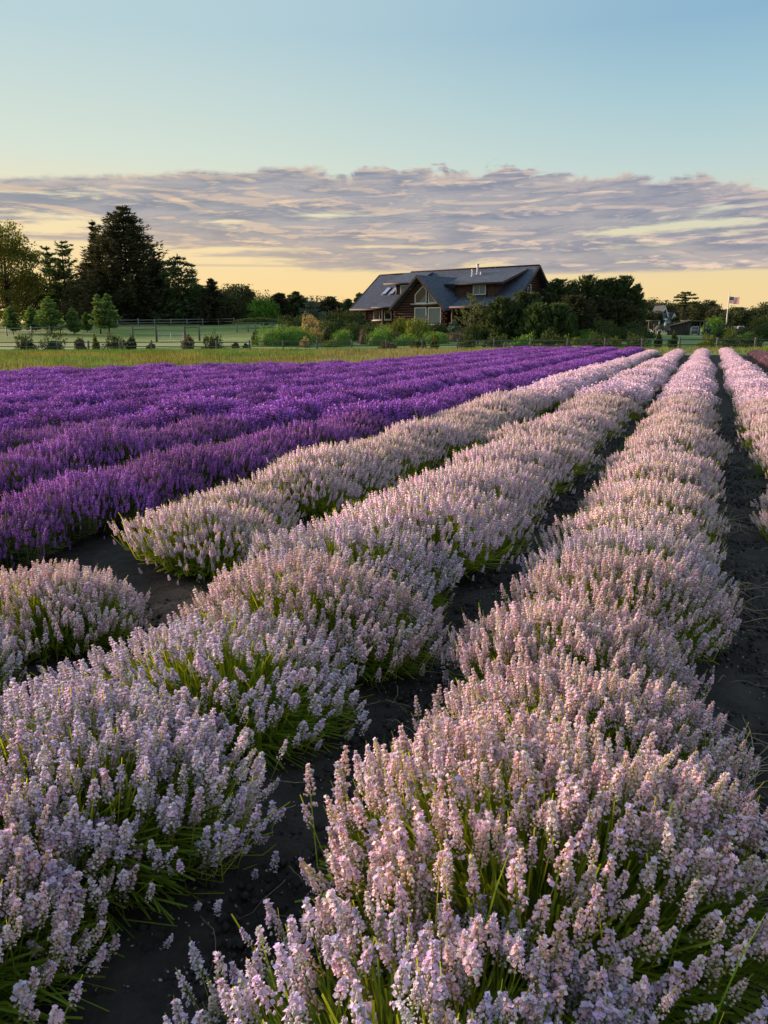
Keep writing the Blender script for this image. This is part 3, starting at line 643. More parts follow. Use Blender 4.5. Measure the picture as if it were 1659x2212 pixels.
def layered_pine():
    px, Y = 1473, 148; x = X_at(px, Y); z0 = float(gz(x, Y)); H = at(px, 631, Y)[2]-z0
    t = thing('layered_pine', 'umbrella shaped pine with flat layered boughs above the far treeline', 'tree', (x, Y, z0)); g = np.random.default_rng(8)
    tb = MB(); tb.tube([(0, 0, 0), (.2, 0, H*.6), (0, 0, H*.97)], [.3, .2, .06], 6)
    cb = MB()
    for f, r, off in ((.98, .9, .1), (.92, 1.7, .3), (.86, 1.0, -1.0), (.83, 1.3, 1.2), (.77, 1.4, -.7), (.70, 1.6, .6), (.64, 1.2, -.5)):
        n = 260; a = g.uniform(0, 6.28, n); q = np.sqrt(g.random(n))*r
        C = np.stack([off+q*np.cos(a), q*np.sin(a), H*f+g.normal(0, .07, n)], 1)
        leaves(cb, C, np.stack([np.cos(a), np.sin(a), g.normal(.1, .3, n)], 1), .42, .17, g); tb.tube([(0, 0, H*f-.5), (off, 0, H*f-.05)], [.08, .05], 4)
    mobj('trunk', tb.mesh('trunk', M['bark']), t); mobj('crown', cb.mesh('crown', M['pine']), t)
layered_pine()
for i, (px, Y, top, w, lab) in enumerate([(1418, 107, 672, 30, 'dark tree overlapping the left side of the blue cottage'), (1456, 108, 686, 24, 'small dark tree at the right corner of the blue cottage')]):
    plant_tree('leafy_tree', lab, px, Y, top, w, broadleaf, seed=160+i, m=M['darkbroad'], clumps=45, per=90, leaf=(.24, .14), z0=.0, clump=.18)

# ------------------------------------------------------------------ garden shrubs
def shrub(label, px, Y, base, top, w, m, name='shrub', group=None, depth=.9, **kw):
    x = X_at(px, Y); zb = float(gz(x, Y)); zt = at(px, top, Y)[2]; r = w/2/FPX*Y
    o = mobj(name, mound(r, r*depth, max(.3, zt-zb), hash_(label), M[m], **kw), None, (x, Y, zb-.03)); tag(o, label, 'shrub', group)
    return o
def hash_(s): return sum(ord(c)*(i+1) for i, c in enumerate(s)) % 99991
G1 = 'garden shrubs in front of the log house'
for lab, px, Y, top, w, m, kw in [
        ('bright green grass mound at the left end of the garden', 588, 72, 711, 62, 'brightshrub', dict(n=1500, leaf=(.22, .05), up=1.2)),
        ('long bright green grass mound beside the fence, the widest mound', 634, 73, 707, 84, 'brightshrub', dict(n=2200, leaf=(.22, .05), up=1.2)),
        ('small dark pointed shrub beside the left grass mound', 551, 73, 718, 16, 'shrub', dict(n=350, spiky=1)),
        ('fluffy tan flowering shrub above the grass mounds', 671, 80, 683, 46, 'tanshrub', dict(n=1100, leaf=(.16, .1))),
        ('lower tan shrub below the fluffy one', 681, 75, 712, 30, 'tanshrub', dict(n=700, leaf=(.16, .08))),
        ('wide dark juniper left of the house, left half', 722, 90, 680, 78, 'shrub', dict(n=1800, spiky=.8, leaf=(.24, .09), lumps=.35)),
        ('wide dark juniper left of the house, right half', 768, 90, 677, 66, 'shrub', dict(n=1500, spiky=.8, leaf=(.24, .09), lumps=.35)),
        ('dark juniper behind the fluffy tan shrub', 640, 90, 684, 70, 'shrub', dict(n=1500, spiky=.8, leaf=(.24, .09), lumps=.35)),
        ('tall dark rounded bush right of the tan shrub', 711, 76, 695, 42, 'shrub', dict(n=1200, leaf=(.18, .08))),
        ('dark rounded bush left of the house corner', 766, 77, 698, 56, 'shrub', dict(n=1400, leaf=(.18, .08))),
        ('small dark bush under the left house window', 796, 80, 702, 36, 'shrub', dict(n=800, leaf=(.18, .08))),
        ('clipped green dome between the dark rounded bushes', 738, 71, 716, 40, 'brightshrub', dict(n=1000, leaf=(.13, .05))),
        ('brownish rounded shrub left of the two bright domes', 786, 72, 714, 24, 'brownshrub', dict(n=600, leaf=(.14, .06))),
        ('upper one of the two bright domes below the porch post', 823, 74, 709, 46, 'brightshrub', dict(n=1200, leaf=(.14, .05))),
        ('lower one of the two bright domes below the porch post', 815, 71, 720, 42, 'brightshrub', dict(n=1000, leaf=(.14, .05))),
        ('low yellow green bush against the fence rails', 716, 69.5, 737, 42, 'goldshrub', dict(n=700, leaf=(.14, .06))),
        ('small tan bush at the fence below the grass mounds', 658, 69, 732, 20, 'tanshrub', dict(n=400, leaf=(.14, .06))),
        ('yellow tipped bush left of the golden tipped bush', 859, 79, 693, 46, 'goldshrub', dict(n=1300, spiky=1, leaf=(.18, .08))),
        ('golden tipped bush under the big gable windows', 903, 78, 690, 70, 'goldshrub', dict(n=2000, spiky=1.1, leaf=(.18, .08))),
        ('dark green bush right of the golden tipped bush', 951, 78, 700, 44, 'shrub', dict(n=1100, leaf=(.18, .08))),
        ('low bright dome right of the fence post, below the golden bush', 878, 71, 727, 46, 'brightshrub', dict(n=1000, leaf=(.14, .05))),
        ('wide green dome in front of the dark green bush', 941, 72, 720, 54, 'brightshrub', dict(n=1300, leaf=(.14, .05))),
        ('small grey brown bush between the bright domes', 856, 74, 718, 26, 'brownshrub', dict(n=500, leaf=(.14, .06))),
        ('grey brown bush at the foot of the pale pine', 985, 74, 718, 40, 'brownshrub', dict(n=700, leaf=(.14, .06))),
        ('dark rounded bush at the foot of the pale pine', 1030, 76, 706, 56, 'shrub', dict(n=1300, leaf=(.18, .08))),
        ('pointed dark green bush standing before the evergreens', 1306, 76, 692, 60, 'shrub', dict(n=1600, spiky=1, leaf=(.18, .08))),
        ('soft rounded green bush at the right foot of the evergreens', 1362, 77, 701, 62, 'shrub', dict(n=1600, leaf=(.16, .06))),
        ('low leafy green bush left of the pointed dark bush', 1260, 74, 718, 50, 'brightshrub', dict(n=1000, leaf=(.16, .09))),
        ('small pale green bush at the fence before the evergreens', 1246, 70, 732, 30, 'goldshrub', dict(n=450, leaf=(.14, .07)))]:
    shrub(lab, px, Y, 0, top-(6 if m == 'brightshrub' else 3), w*(1.3 if m == 'brightshrub' else 1.18), m, group=G1, **kw)
G2 = 'dark shrubs along the rail fence'
for lab, px, top, w, m in [('spreading dark shrub at the fence near the left edge', 52, 722, 44, 'shrub'), ('dense dark shrub behind the fence, the largest on the left', 112, 721, 50, 'shrub'), ('small twiggy shrub right of the dense dark shrub', 170, 731, 22, 'brownshrub'),
        ('slim upright yellow shrub at the fence', 204, 727, 11, 'goldshrub'), ('spreading dark shrub left of the tall gate posts', 246, 725, 42, 'shrub'), ('little dark shrub below the left gate post', 281, 733, 20, 'shrub'), ('tiny grey green shrub between the gate posts', 323, 744, 16, 'shrub'),
        ('brownish shrub at the right gate post', 404, 730, 22, 'brownshrub'), ('dark shrub right of the gate, round and spiky', 459, 723, 40, 'shrub'), ('tiny shrub right of the round spiky shrub', 507, 742, 14, 'brownshrub'), ('smallest shrub near the grass mounds', 529, 744, 9, 'shrub')]:
    shrub(lab, px, 69.5, 0, top, w, m, group=G2, n=1100, spiky=.6, leaf=(.17, .07), lumps=.45, core=.62)
G4 = 'young leafy shrubs along the fence in front of the evergreens'
for lab, px, Y, top, w, m in [('low green shrub at the fence below the pale sparse pine', 1012, 66, 726, 34, 'shrub'), ('low dark shrub at the fence under the dark evergreens, leftmost there', 1072, 66, 724, 54, 'shrub'), ('sprawling green shrub at the fence right of the leftmost dark one', 1130, 66, 728, 48, 'brightshrub'),
        ('dark shrub at the fence below the juniper column', 1185, 66, 722, 56, 'shrub'), ('thin pale sprig of leaves above the fence rail', 1226, 65.5, 727, 14, 'goldshrub'), ('dark shrub at the fence below the pointed bush', 1290, 66, 724, 60, 'shrub'), ('pale yellowish shrub at the fence below the soft rounded bush', 1330, 65.5, 729, 30, 'goldshrub'),
        ('dark green shrub at the fence at the end of the evergreens', 1378, 66, 722, 50, 'shrub'), ('small dark sapling at the fence below the cottage', 1424, 65, 724, 12, 'shrub'), ('dark twin sapling in front of the shed', 1456, 65, 726, 16, 'shrub'), ('pale shrub behind the fence post right of the shed', 1535, 65, 727, 36, 'goldshrub'), ('dark shrub behind the fence below the flagpole', 1580, 65.5, 724, 48, 'shrub'), ('dark shrub behind the fence near the right picture edge', 1628, 65, 728, 40, 'shrub'),
        ('sprig of pale leaves at the fence below the house windows', 940, 66, 730, 16, 'goldshrub'), ('low dark shrub at the fence between two bright domes', 905, 66.5, 735, 34, 'shrub'), ('low grey shrub at the fence left of the golden bushes', 838, 67, 738, 30, 'brownshrub')]:
    shrub(lab, px, Y, 0, top, w, m, group=G4, n=900, leaf=(.17, .075), lumps=.45, spiky=.9, core=.6)
G3 = 'shrubs around the shed and flagpole'
for lab, px, Y, top, w, m, kw in [
        ('large clipped hedge bush at the right picture edge', 1648, 78, 684, 84, 'shrub', dict(n=3600, leaf=(.15, .08))),
        ('round green bush in front of the flagpole', 1571, 78, 699, 46, 'shrub', dict(n=1300, leaf=(.15, .08))),
        ('yellow green shrub below the round flagpole bush', 1578, 74, 711, 32, 'goldshrub', dict(n=700, leaf=(.15, .07))),
        ('tall green bush behind the blue spruces', 1541, 96, 684, 48, 'brightshrub', dict(n=1400, leaf=(.2, .1))),
        ('bright lime dome beside the clipped hedge bush', 1612, 76, 720, 30, 'brightshrub', dict(n=700, leaf=(.12, .06))),
        ('dark low bush left of the lean-to', 1400, 82, 716, 34, 'shrub', dict(n=700, leaf=(.15, .08)))]:
    shrub(lab, px, Y, 0, top, w, m, group=G3, **kw)
for i, (px, Y, top, w) in enumerate([(1529, 84, 697, 30), (1553, 82, 701, 24)]):
    plant_tree('blue_spruce', ['small blue spruce with wide skirts right of the shed', 'smaller blue spruce beside the flagpole bush'][i], px, Y, top, w, conifer, 'tree', 'small blue spruces', seed=150+i, m=M['bluepine'], levels=10, per=8, dens=16, leaf=(.22, .09), z0=.03, ragged=.15, shape=.9)

# vine arbor
def arbor():
    t = thing('vine_arbor', 'low wooden arbor roofed with leafy vines beside the pasture', 'arbor', (0, 0, 0))
    Y = 100; xs = [X_at(p, Y) for p in (512, 536, 552, 570, 588, 602)]
    for x in xs:
        b = MB(); z = float(gz(x, Y)); b.box((x, Y, z+.55), (.14, .14, 1.3)); b.obj('post', M['palewood'], t)
    b = MB(); z = float(gz(xs[0], Y))+1.0; b.box(((xs[0]+xs[-1])/2, Y, z+.2), (xs[-1]-xs[0]+.4, .12, .12)); b.obj('beam', M['palewood'], t)
    b = MB(); g = np.random.default_rng(4); n = 3600; f = g.random(n)
    C = np.stack([xs[0]-.6+f*(xs[-1]-xs[0]+1.2), Y+.8+g.normal(0, .6, n), z+.30+.55*np.sin(f*3.1)**.5*g.random(n)], 1)
    leaves(b, C, g.normal(size=(n, 3)), .2, .15, g); b.obj('vine', M['darkvine'], t)
M['darkvine'] = leafmat('vine leaves', (.075, .12, .045), .3)
arbor()

# ------------------------------------------------------------------ fences and gate
def rail_fence(label, pts, step, ph, pw, rails, m, name='rail_fence', rr=.045, sink=.0, seed=1):
    t = thing(name, label, 'fence'); g = np.random.default_rng(seed)
    P = np.array(pts, float); d = np.linalg.norm(np.diff(P, axis=0), axis=1); cum = np.concatenate([[0], np.cumsum(d)]); n = int(round(cum[-1]/step))
    S = np.linspace(0, cum[-1], n+1); X = np.interp(S, cum, P[:, 0]); Y = np.interp(S, cum, P[:, 1]); Z = gz(X, Y)
    b = MB(); b.box((0, 0, (ph-.3)/2), (pw, pw, ph+.3)); b.box((0, 0, ph+.012), (pw*.8, pw*.8, .024)); pm = b.mesh('post', m)
    rails_m = {}
    for i in range(n+1):
        o = mobj('post', pm, t, (X[i], Y[i], Z[i]), g.normal(0, .06)+math.atan2(P[-1, 1]-P[0, 1], P[-1, 0]-P[0, 0])); o.rotation_euler[0] = g.normal(0, .012); o.rotation_euler[1] = g.normal(0, .012)
        if i < n:
            for h in rails:
                L = math.dist((X[i], Y[i], Z[i]), (X[i+1], Y[i+1], Z[i+1]))
                k = g.integers(0, 3)
                if k not in rails_m:
                    b = MB(); w = g.normal(0, .012, 3); b.tube([(0, 0, 0), (.33, 0, w[0]), (.66, w[1], w[2]), (1, 0, 0)], [rr*.9, rr*1.05, rr, rr*.9], 6); rails_m[k] = b.mesh('rail', m, True)
                o = mobj('rail', rails_m[k], t, (X[i], Y[i], Z[i]+h+g.normal(0, .012)))
                dv = Vector((X[i+1]-X[i], Y[i+1]-Y[i], Z[i+1]-Z[i])); o.rotation_euler = dv.to_track_quat('X', 'Z').to_euler(); o.scale = (L, 1, 1)
    return t
XL = lambda px, Y: (X_at(px, Y), Y)
rail_fence('long two rail weathered fence between the lavender field and the garden', [XL(-140, 70), XL(400, 66.5), XL(830, 64), XL(1300, 62), XL(1800, 61)], 3.05, .88, .13, (.36, .74), M['weather'])
rail_fence('pale fence along the far side of the pasture under the dark trees', [XL(300, 119), XL(420, 121), XL(506, 123)], 2.3, 1.05, .12, (.5, .92), M['palewood'], rr=.055, seed=2)
rail_fence('grey fence at the left end of the pasture before the young conifers', [XL(-40, 98), XL(96, 99), XL(175, 110), XL(250, 118), XL(300, 119)], 3.2, 1.15, .13, (.5, .95), M['palewood'], rr=.05, seed=3)
def gate():
    t = thing('pasture_gate', 'grey metal tube gate hung between tall wooden posts in the pasture', 'gate'); Y = 84
    xs = [X_at(p, Y) for p in (286, 337, 399, 430)]; z = lambda x: float(gz(x, Y))
    b = MB(); b.box((0, 0, .75), (.18, .18, 1.9)); pm = b.mesh('gate_post', M['weather'])
    for x in xs: mobj('gate_post', pm, t, (x, Y, z(x)))
    for a, c in ((0, 1), (2, 3)):
        b = MB(); b.tube([(xs[a], Y, z(xs[a])+1.42), (xs[c], Y, z(xs[c])+1.42)], .06, 6); b.obj('rail', M['weather'], t)
    x0, x1 = xs[1]+.2, xs[2]-.2; zz = z((x0+x1)/2)
    for h in (.25, .5, .75, 1.0):
        b = MB(); b.tube([(x0, Y, zz+h), (x1, Y, zz+h)], .028, 6); b.obj('bar', M['metal'], t)
    for x in (x0, (x0+x1)/2, x1):
        b = MB(); b.tube([(x, Y, zz+.2), (x, Y, zz+1.05)], .03, 6); b.obj('upright', M['metal'], t)
gate()
for i, (px, Y, h) in enumerate([(563-54, 78, 1.1), (614-104, 80, .6), (537, 79, .7)][:0]): pass

# ------------------------------------------------------------------ shed, cottage, flag on the right
def shed():
    Y = 92; x0, x1 = X_at(1448, Y), X_at(1491, Y); z = float(gz((x0+x1)/2, Y)); zt0 = at(1448, 704, Y)[2]; zt1 = at(1491, 692, Y)[2]; xe = X_at(1524, Y)
    t = thing('garden_shed', 'grey board shed with sloping roof and open lean-to beside it', 'shed')
    w = (x1-x0)/14; pm = {}
    for i in range(14):
        a = x0+i*w; h0 = zt0+(zt1-zt0)*(i/14)-.05; h1 = zt0+(zt1-zt0)*((i+1)/14)-.05
        b = MB(); off = .02 if i % 2 else 0
        b.prism([(a+.01, Y-off, z-.2), (a+w-.01, Y-off, z-.2), (a+w-.01, Y-off, h1), (a+.01, Y-off, h0)][::-1], (0, .06, 0)); b.obj('wall_board', M['greywood'], t)
    b = MB(); b.prism([(x0, Y+.07, z-.2), (x1, Y+.07, z-.2), (x1, Y+.07, zt1-.06), (x0, Y+.07, zt0-.06)][::-1], (0, .8, 0)); b.obj('wall', M['greywood'], t)
    b = MB(); b.slab([(x0-.25, Y-.3, zt0), (x1+.1, Y-.3, zt1+.06), (x1+.1, Y+.9, zt1+.06), (x0-.25, Y+.9, zt0)], .1); b.obj('roof', M['greywood'], t)
    b = MB(); b.slab([(x1+.11, Y-.3, zt1+.05), (xe, Y-.3, zt1-.02), (xe, Y+3.6, zt1-.02), (x1+.11, Y+3.6, zt1+.05)], .12); b.obj('lean_to_roof', M['weather'], t)
    for px in (1510, 1521):
        b = MB(); x = X_at(px, Y); b.box((x, Y-.1, (z+zt1)/2-.1), (.13, .13, zt1-z+.1)); b.obj('post', M['weather'], t)
    for px in (1482, 1486):
        b = MB(); x = X_at(px, Y); b.box((x, Y-.08, z+.75), (.07, .05, 1.5)); b.obj('door_board', M['weather'], t)
    # glazed panel under the lean-to
    xa, xb = X_at(1492, Y)+.05, X_at(1508, Y); h = at(1500, 706, Y)[2]-z
    b = MB()
    for c, s in ((((xa+xb)/2, Y-.02, z+h), (xb-xa, .08, .1)), (((xa+xb)/2, Y-.02, z+.1), (xb-xa, .08, .1)), ((xa, Y-.02, z+h/2), (.08, .09, h)), ((xb, Y-.02, z+h/2), (.08, .09, h)), (((xa+xb)/2, Y-.02, z+h*.62), (xb-xa, .07, .06))): b.box(c, s)
    f = b.obj('window', M['whitetrim'], t); b = MB(); b.box(((xa+xb)/2, Y+.01, z+h/2), (xb-xa-.06, .02, h-.1)); b.obj('pane', M['drape'], f)
shed()
def lumber():
    Y = 91; x0, x1 = X_at(1416, Y), X_at(1446, Y); xm = (x0+x1)/2; z = float(gz(xm, Y)); g = np.random.default_rng(3)
    t = thing('lumber_rack', 'low rack of weathered boards left of the shed', 'rack', (xm, Y, z))
    for i, (h, l) in enumerate(((.55, 1.0), (.68, .94), (.80, .96), (.93, .8), (1.05, .7))):
        b = MB(); b.box((g.normal(0, .05), 0, h), ((x1-x0)*l, .9, .1)); b.obj('board', M['weather'], t)
    for s in (-.8, .8):
        b = MB(); b.box((s*(x1-x0)*.5, 0, .25), (.12, .8, .55)); b.obj('leg', M['greywood'], t)
    b = MB(); an = np.linspace(0, 6.2832, 17); b.tube([(-(x1-x0)*.3+.28*math.cos(a), -.6, .3+.28*math.sin(a)) for a in an], .07, 6); b.obj('wheel', M['whitetrim'], t)
    Y = 93; t = thing('pergola', 'small open pergola with flat beam left of the blue cottage', 'pergola'); zt = at(1410, 694, Y)[2]; z = float(gz(X_at(1410, Y), Y))
    for px in (1401, 1413): b = MB(); x = X_at(px, Y); b.box((x, Y, (z+zt)/2), (.15, .15, zt-z)); b.obj('post', M['weather'], t)
    b = MB(); b.box(((X_at(1398, Y)+X_at(1421, Y))/2, Y, zt+.06), (X_at(1421, Y)-X_at(1398, Y), 1.6, .12)); b.obj('beam', M['weather'], t)
lumber()
def cottage():
    Y = 112; t = thing('blue_cottage', 'light blue cottage with steep white trimmed gable half hidden by trees', 'house')
    X = lambda p, y=Y: X_at(p, y); Z = lambda p, y=Y: at(1430, p, y)[2]; g0 = float(gz(X(1435), Y))
    def gab(pxa, pya, pxl, pxr, pyb, y, bw=.32, dep=4):
        A = np.array([X(pxa, y), y, Z(pya, y)]); Lf = np.array([X(pxl, y), y, Z(pyb, y)]); Rt = np.array([X(pxr, y), y, Z(pyb, y)])
        b = MB(); b.prism([Lf, Rt, A][::-1], (0, dep, 0)); b.obj('gable_wall', M['blueply'], t)
        for P in (Lf, Rt):
            e = (P-A)*1.12+A; b = MB(); q = np.array([A+[0, -.4, .12], e+[0, -.4, .12], e+[0, dep, .12], A+[0, dep, .12]]); b.slab(q if P is Rt else q[::-1], .12); b.obj('roof', M['blueroof'], t)
            b = MB(); b.prism([A+[0, -.42, .0], e+[0, -.42, .0], e+[0, -.42, -bw*1.3], A+[0, -.42, -bw*1.3]], (0, -.07, 0)); b.obj('barge_board', M['whitetrim'], t)
        return A, Lf, Rt
    A, Lf, Rt = gab(1431, 661, 1422, 1438.5, 682, Y)
    b = MB(); an = np.arange(12)*math.pi/6; c = np.array([A[0]-.02, Y-.06, A[2]-.85]); b.prism([c+[.33*math.cos(a), 0, .33*math.sin(a)] for a in an][::-1], (0, .05, 0)); w = b.obj('window', M['whitetrim'], t)
    b = MB(); c = c-[0, .03, 0]; b.prism([c+[.24*math.cos(a), 0, .24*math.sin(a)] for a in an][::-1], (0, .02, 0)); b.obj('pane', M['glass'], w)
    b = MB(); b.box(((Lf[0]+Rt[0])/2, Y+2, (g0+Lf[2])/2), (Rt[0]-Lf[0]-.1, 3.9, Lf[2]-g0)); b.obj('wall', M['blueply'], t)
    gab(1451, 676, 1445, 1458, 690, Y+1.5, .3)
    b = MB(); b.box((X(1450), Y+3.6, (g0+Z(690))/2), (X(1457)-X(1441), 3.6, Z(690)-g0)); b.obj('wall', M['blueply'], t)
    b = MB(); b.slab([(X(1436), Y-.8, Z(688)), (X(1448), Y-.8, Z(688)), (X(1448), Y+3, Z(677)), (X(1436), Y+3, Z(677))], .15); b.obj('porch_roof', M['blueroof'], t)
    b = MB(); b.box((X(1438), Y-.6, (Z(689)+g0)/2), (X(1444)-X(1432), .12, Z(689)-g0)); b.obj('porch_wall', M['blueply'], t)
    b = MB(); b.box((X(1438), Y-.72, Z(689)-.05), (X(1445)-X(1431), .12, .18)); b.obj('trim_board', M['whitetrim'], t)
    for p in (1431.5, 1444.5): b = MB(); b.box((X(p), Y-.74, (Z(690)+g0)/2), (.16, .1, Z(690)-g0)); b.obj('porch_post', M['whitetrim'], t)
cottage()
def outbuilding():
    Y = 98; x0, x1 = X_at(1588, Y), X_at(1614, Y); z = float(gz(x0, Y)); zt = at(1600, 711, Y)[2]
    t = thing('outbuilding', 'low pale grey outbuilding glimpsed between the flagpole bush and hedge', 'shed')
    b = MB(); b.box(((x0+x1)/2, Y+1.5, (z+zt)/2), (x1-x0, 3, zt-z)); b.obj('wall', M['weather'], t)
    b = MB(); b.slab([(x0-.3, Y-.3, zt+.05), (x1+.3, Y-.3, zt+.05), (x1+.3, Y+3.3, zt+.4), (x0-.3, Y+3.3, zt+.4)], .1); b.obj('roof', M['weather'], t)
    b = MB(); b.box(((x0+x1)/2-.1, Y-.04, z+.75), (.8, .06, .55)); f = b.obj('window', M['whitetrim'], t); b = MB(); b.box(((x0+x1)/2-.1, Y-.08, z+.75), (.66, .03, .42)); b.obj('pane', M['glass'], f)
outbuilding()
def flag():
    Y = 96; x = X_at(1569, Y); z = float(gz(x, Y)); xt, _, zt = at(1576.3, 633, Y); x = xt - .02
    t = thing('flagpole', 'white flagpole with the stars and stripes flying to the right', 'flagpole', (x, Y, z)); H = zt-z
    b = MB(); b.tube([(0, 0, -.2), (0, 0, H)], [.075, .045], 10); b.obj('pole', M['pole'], t, smooth=True)
    b = MB(); b.tube([(0, 0, H), (0, 0, H+.05), (0, 0, H+.12)], [.03, .09, .02], 8); b.obj('finial', M['pole'], t)
    W, Hh = 1.32, .80; nx, ny = 26, 26; top = H-.42
    def S(u, v): 
        return np.array([.07+W*u*.985, .10*math.sin(u*6.5+.6)*u+.03*math.sin(u*13+v*2), top-Hh*v-.13*u+.05*math.sin(u*6.5+1.2)*u])
    b = MB(); V = [S(i/nx, j/ny) for j in range(ny+1) for i in range(nx+1)]; F = []; mi = []
    for j in range(ny):
        for i in range(nx):
            F.append([j*(nx+1)+i, j*(nx+1)+i+1, (j+1)*(nx+1)+i+1, (j+1)*(nx+1)+i]); s = j//2
            mi.append(2 if (i < nx*.4 and s < 7) else (0 if s % 2 == 0 else 1))
    b.add(V, F, np.array(mi)); fl = b.obj('flag', [M['fred'], M['fwhite'], M['fblue']], t)
    b = MB(); k = 0
    for r in range(9):
        for c in range(6 if r % 2 == 0 else 5):
            u = (.4/6)*(c+.5+(0 if r % 2 == 0 else .5)); v = (7/13)*(r+.7)/9.4; p = S(u, v)+[0, -.012, 0]; q = .022
            b.prism([p+[(q if a % 2 == 0 else q*.45)*math.sin(a*math.pi/5), 0, (q if a % 2 == 0 else q*.45)*math.cos(a*math.pi/5)] for a in range(10)], (0, .005, 0))
    o = b.obj('stars', M['fwhite'], fl); o['kind'] = 'stuff'
flag()

# ------------------------------------------------------------------ lavender
PAL = {'pink': dict(cal=[(.76, .62, .52), (.60, .58, .48), (.84, .64, .62)], pet=[(.97, .66, .80), (.78, .64, .97), (.97, .80, .88)], leaf='lav_leaf', fl='lav_pink'),
       'lilac': dict(cal=[(.66, .62, .60), (.56, .58, .52), (.72, .62, .66)], pet=[(.86, .66, .92), (.70, .62, .98), (.92, .76, .92)], leaf='lav_leaf', fl='lav_pink'),
       'purple': dict(cal=[(.28, .10, .40), (.21, .085, .40), (.34, .12, .39)], pet=[(.51, .18, .70), (.36, .145, .72), (.60, .25, .67)], leaf='lav_leaf_p', fl='lav_purple'),
       'mauve': dict(cal=[(.21, .12, .15), (.17, .12, .12), (.20, .15, .13)], pet=[(.34, .17, .27), (.28, .15, .25), (.38, .22, .28)], leaf='lav_leaf_p', fl='lav_purple')}
def spike(seed, pal, lod, opn):
    g = np.random.default_rng(seed); p = PAL[pal]; V = []; F = []; C = []; n = 0
    L = g.uniform(.055, .092) if lod == 0 else g.uniform(.048, .078); wh = {0: 8, 1: 5, 2: 3}[lod]; nb = {0: 6, 1: 4, 2: 2}[lod]
    zs = np.linspace(0, 1, wh)**1.1
    if lod == 0: zs = np.concatenate([[-.22 if g.random() < .4 else .0], zs[1:]])
    for k, f in enumerate(zs):
        r = (.0068+.0050*math.sin(min(1, max(0, f)*1.25+.25)*math.pi))*(1 if f < .9 else .55)
        for j in range(nb):
            a = j*2*math.pi/nb+k*.6+g.normal(0, .2); o = np.array([math.cos(a), math.sin(a), 0])
            d = unit(o*(1-.55*f)+np.array([0, 0, .55+.8*f])+g.normal(0, .12, 3)); sde = unit(np.cross(d, [0, 0, 1.0]+g.normal(0, .01, 3))); up = np.cross(sde, d)
            c = np.array([0, 0, L*f])+o*r*.55; ln = {0: .0105, 1: .0155, 2: .027}[lod]*g.uniform(.8, 1.2); w = {0: .0036, 1: .0058, 2: .0105}[lod]*g.uniform(.85, 1.2)
            is_p = g.random() < (opn+(.3 if lod and pal == 'pink' else 0))*(1.15-.5*abs(f-.5))
            col = np.array(p['pet' if (is_p and lod) else 'cal'][g.integers(0, 3)])*g.uniform(.82, 1.16)
            if lod == 0:
                P = [c, c+d*ln*.55+sde*w, c+d*ln*.55+up*w, c+d*ln*.55-sde*w, c+d*ln*.55-up*w, c+d*ln]
                f_ = [[0, 1, 2], [0, 2, 3], [0, 3, 4], [0, 4, 1], [5, 2, 1], [5, 3, 2], [5, 4, 3], [5, 1, 4]]
            else:
                P = [c-d*ln*.3, c+d*ln*.3+sde*w, c+d*ln*.25-sde*w*.6+up*w, c+d*ln*.25-sde*w*.6-up*w, c+d*ln*.75]
                f_ = [[0, 1, 2], [0, 3, 1], [4, 2, 1], [4, 1, 3], [4, 3, 2]] if lod == 1 else [[0, 1, 2], [0, 3, 1], [4, 2, 1], [4, 1, 3]]
            V += P; F += [[q+n for q in t] for t in f_]; C += [col]*len(f_); n += len(P)
            if lod == 0 and is_p:
                pc = np.array(p['pet'][g.integers(0, 3)])*g.uniform(.85, 1.15); e = c+d*ln*.85; q = .0043*g.uniform(.6, 1.35); ax = unit(d+g.normal(0, .35, 3)); s2 = unit(np.cross(ax, up+g.normal(0, .2, 3))); u2 = np.cross(s2, ax)
                P = [e, e+(s2+u2*.9)*q+ax*.002, e+u2*1.5*q+ax*.004, e+(-s2+u2*.9)*q+ax*.002, e+(-s2*.9-u2*.8)*q+ax*.004, e+(s2*.9-u2*.8)*q+ax*.004]
                f_ = [[0, 1, 2], [0, 2, 3], [0, 3, 4], [0, 4, 5], [0, 5, 1]]
                V += P; F += [[z+n for z in t] for t in f_]; C += [pc]*5; n += 6
    return np.array(V), np.array(F), np.array(C)
SPK = {}
def spk(pal, lod, kind):
    k = (pal, lod, kind)
    if k not in SPK: SPK[k] = spike(900+kind*7+lod, pal, lod, [.12, .30, .50, .72, .85][kind])
    return SPK[k]
def frames(A, rng):
    A = unit(A); t = unit(np.cross(A, rng.normal(size=A.shape))); return np.stack([t, np.cross(A, t), A], -1)   # columns
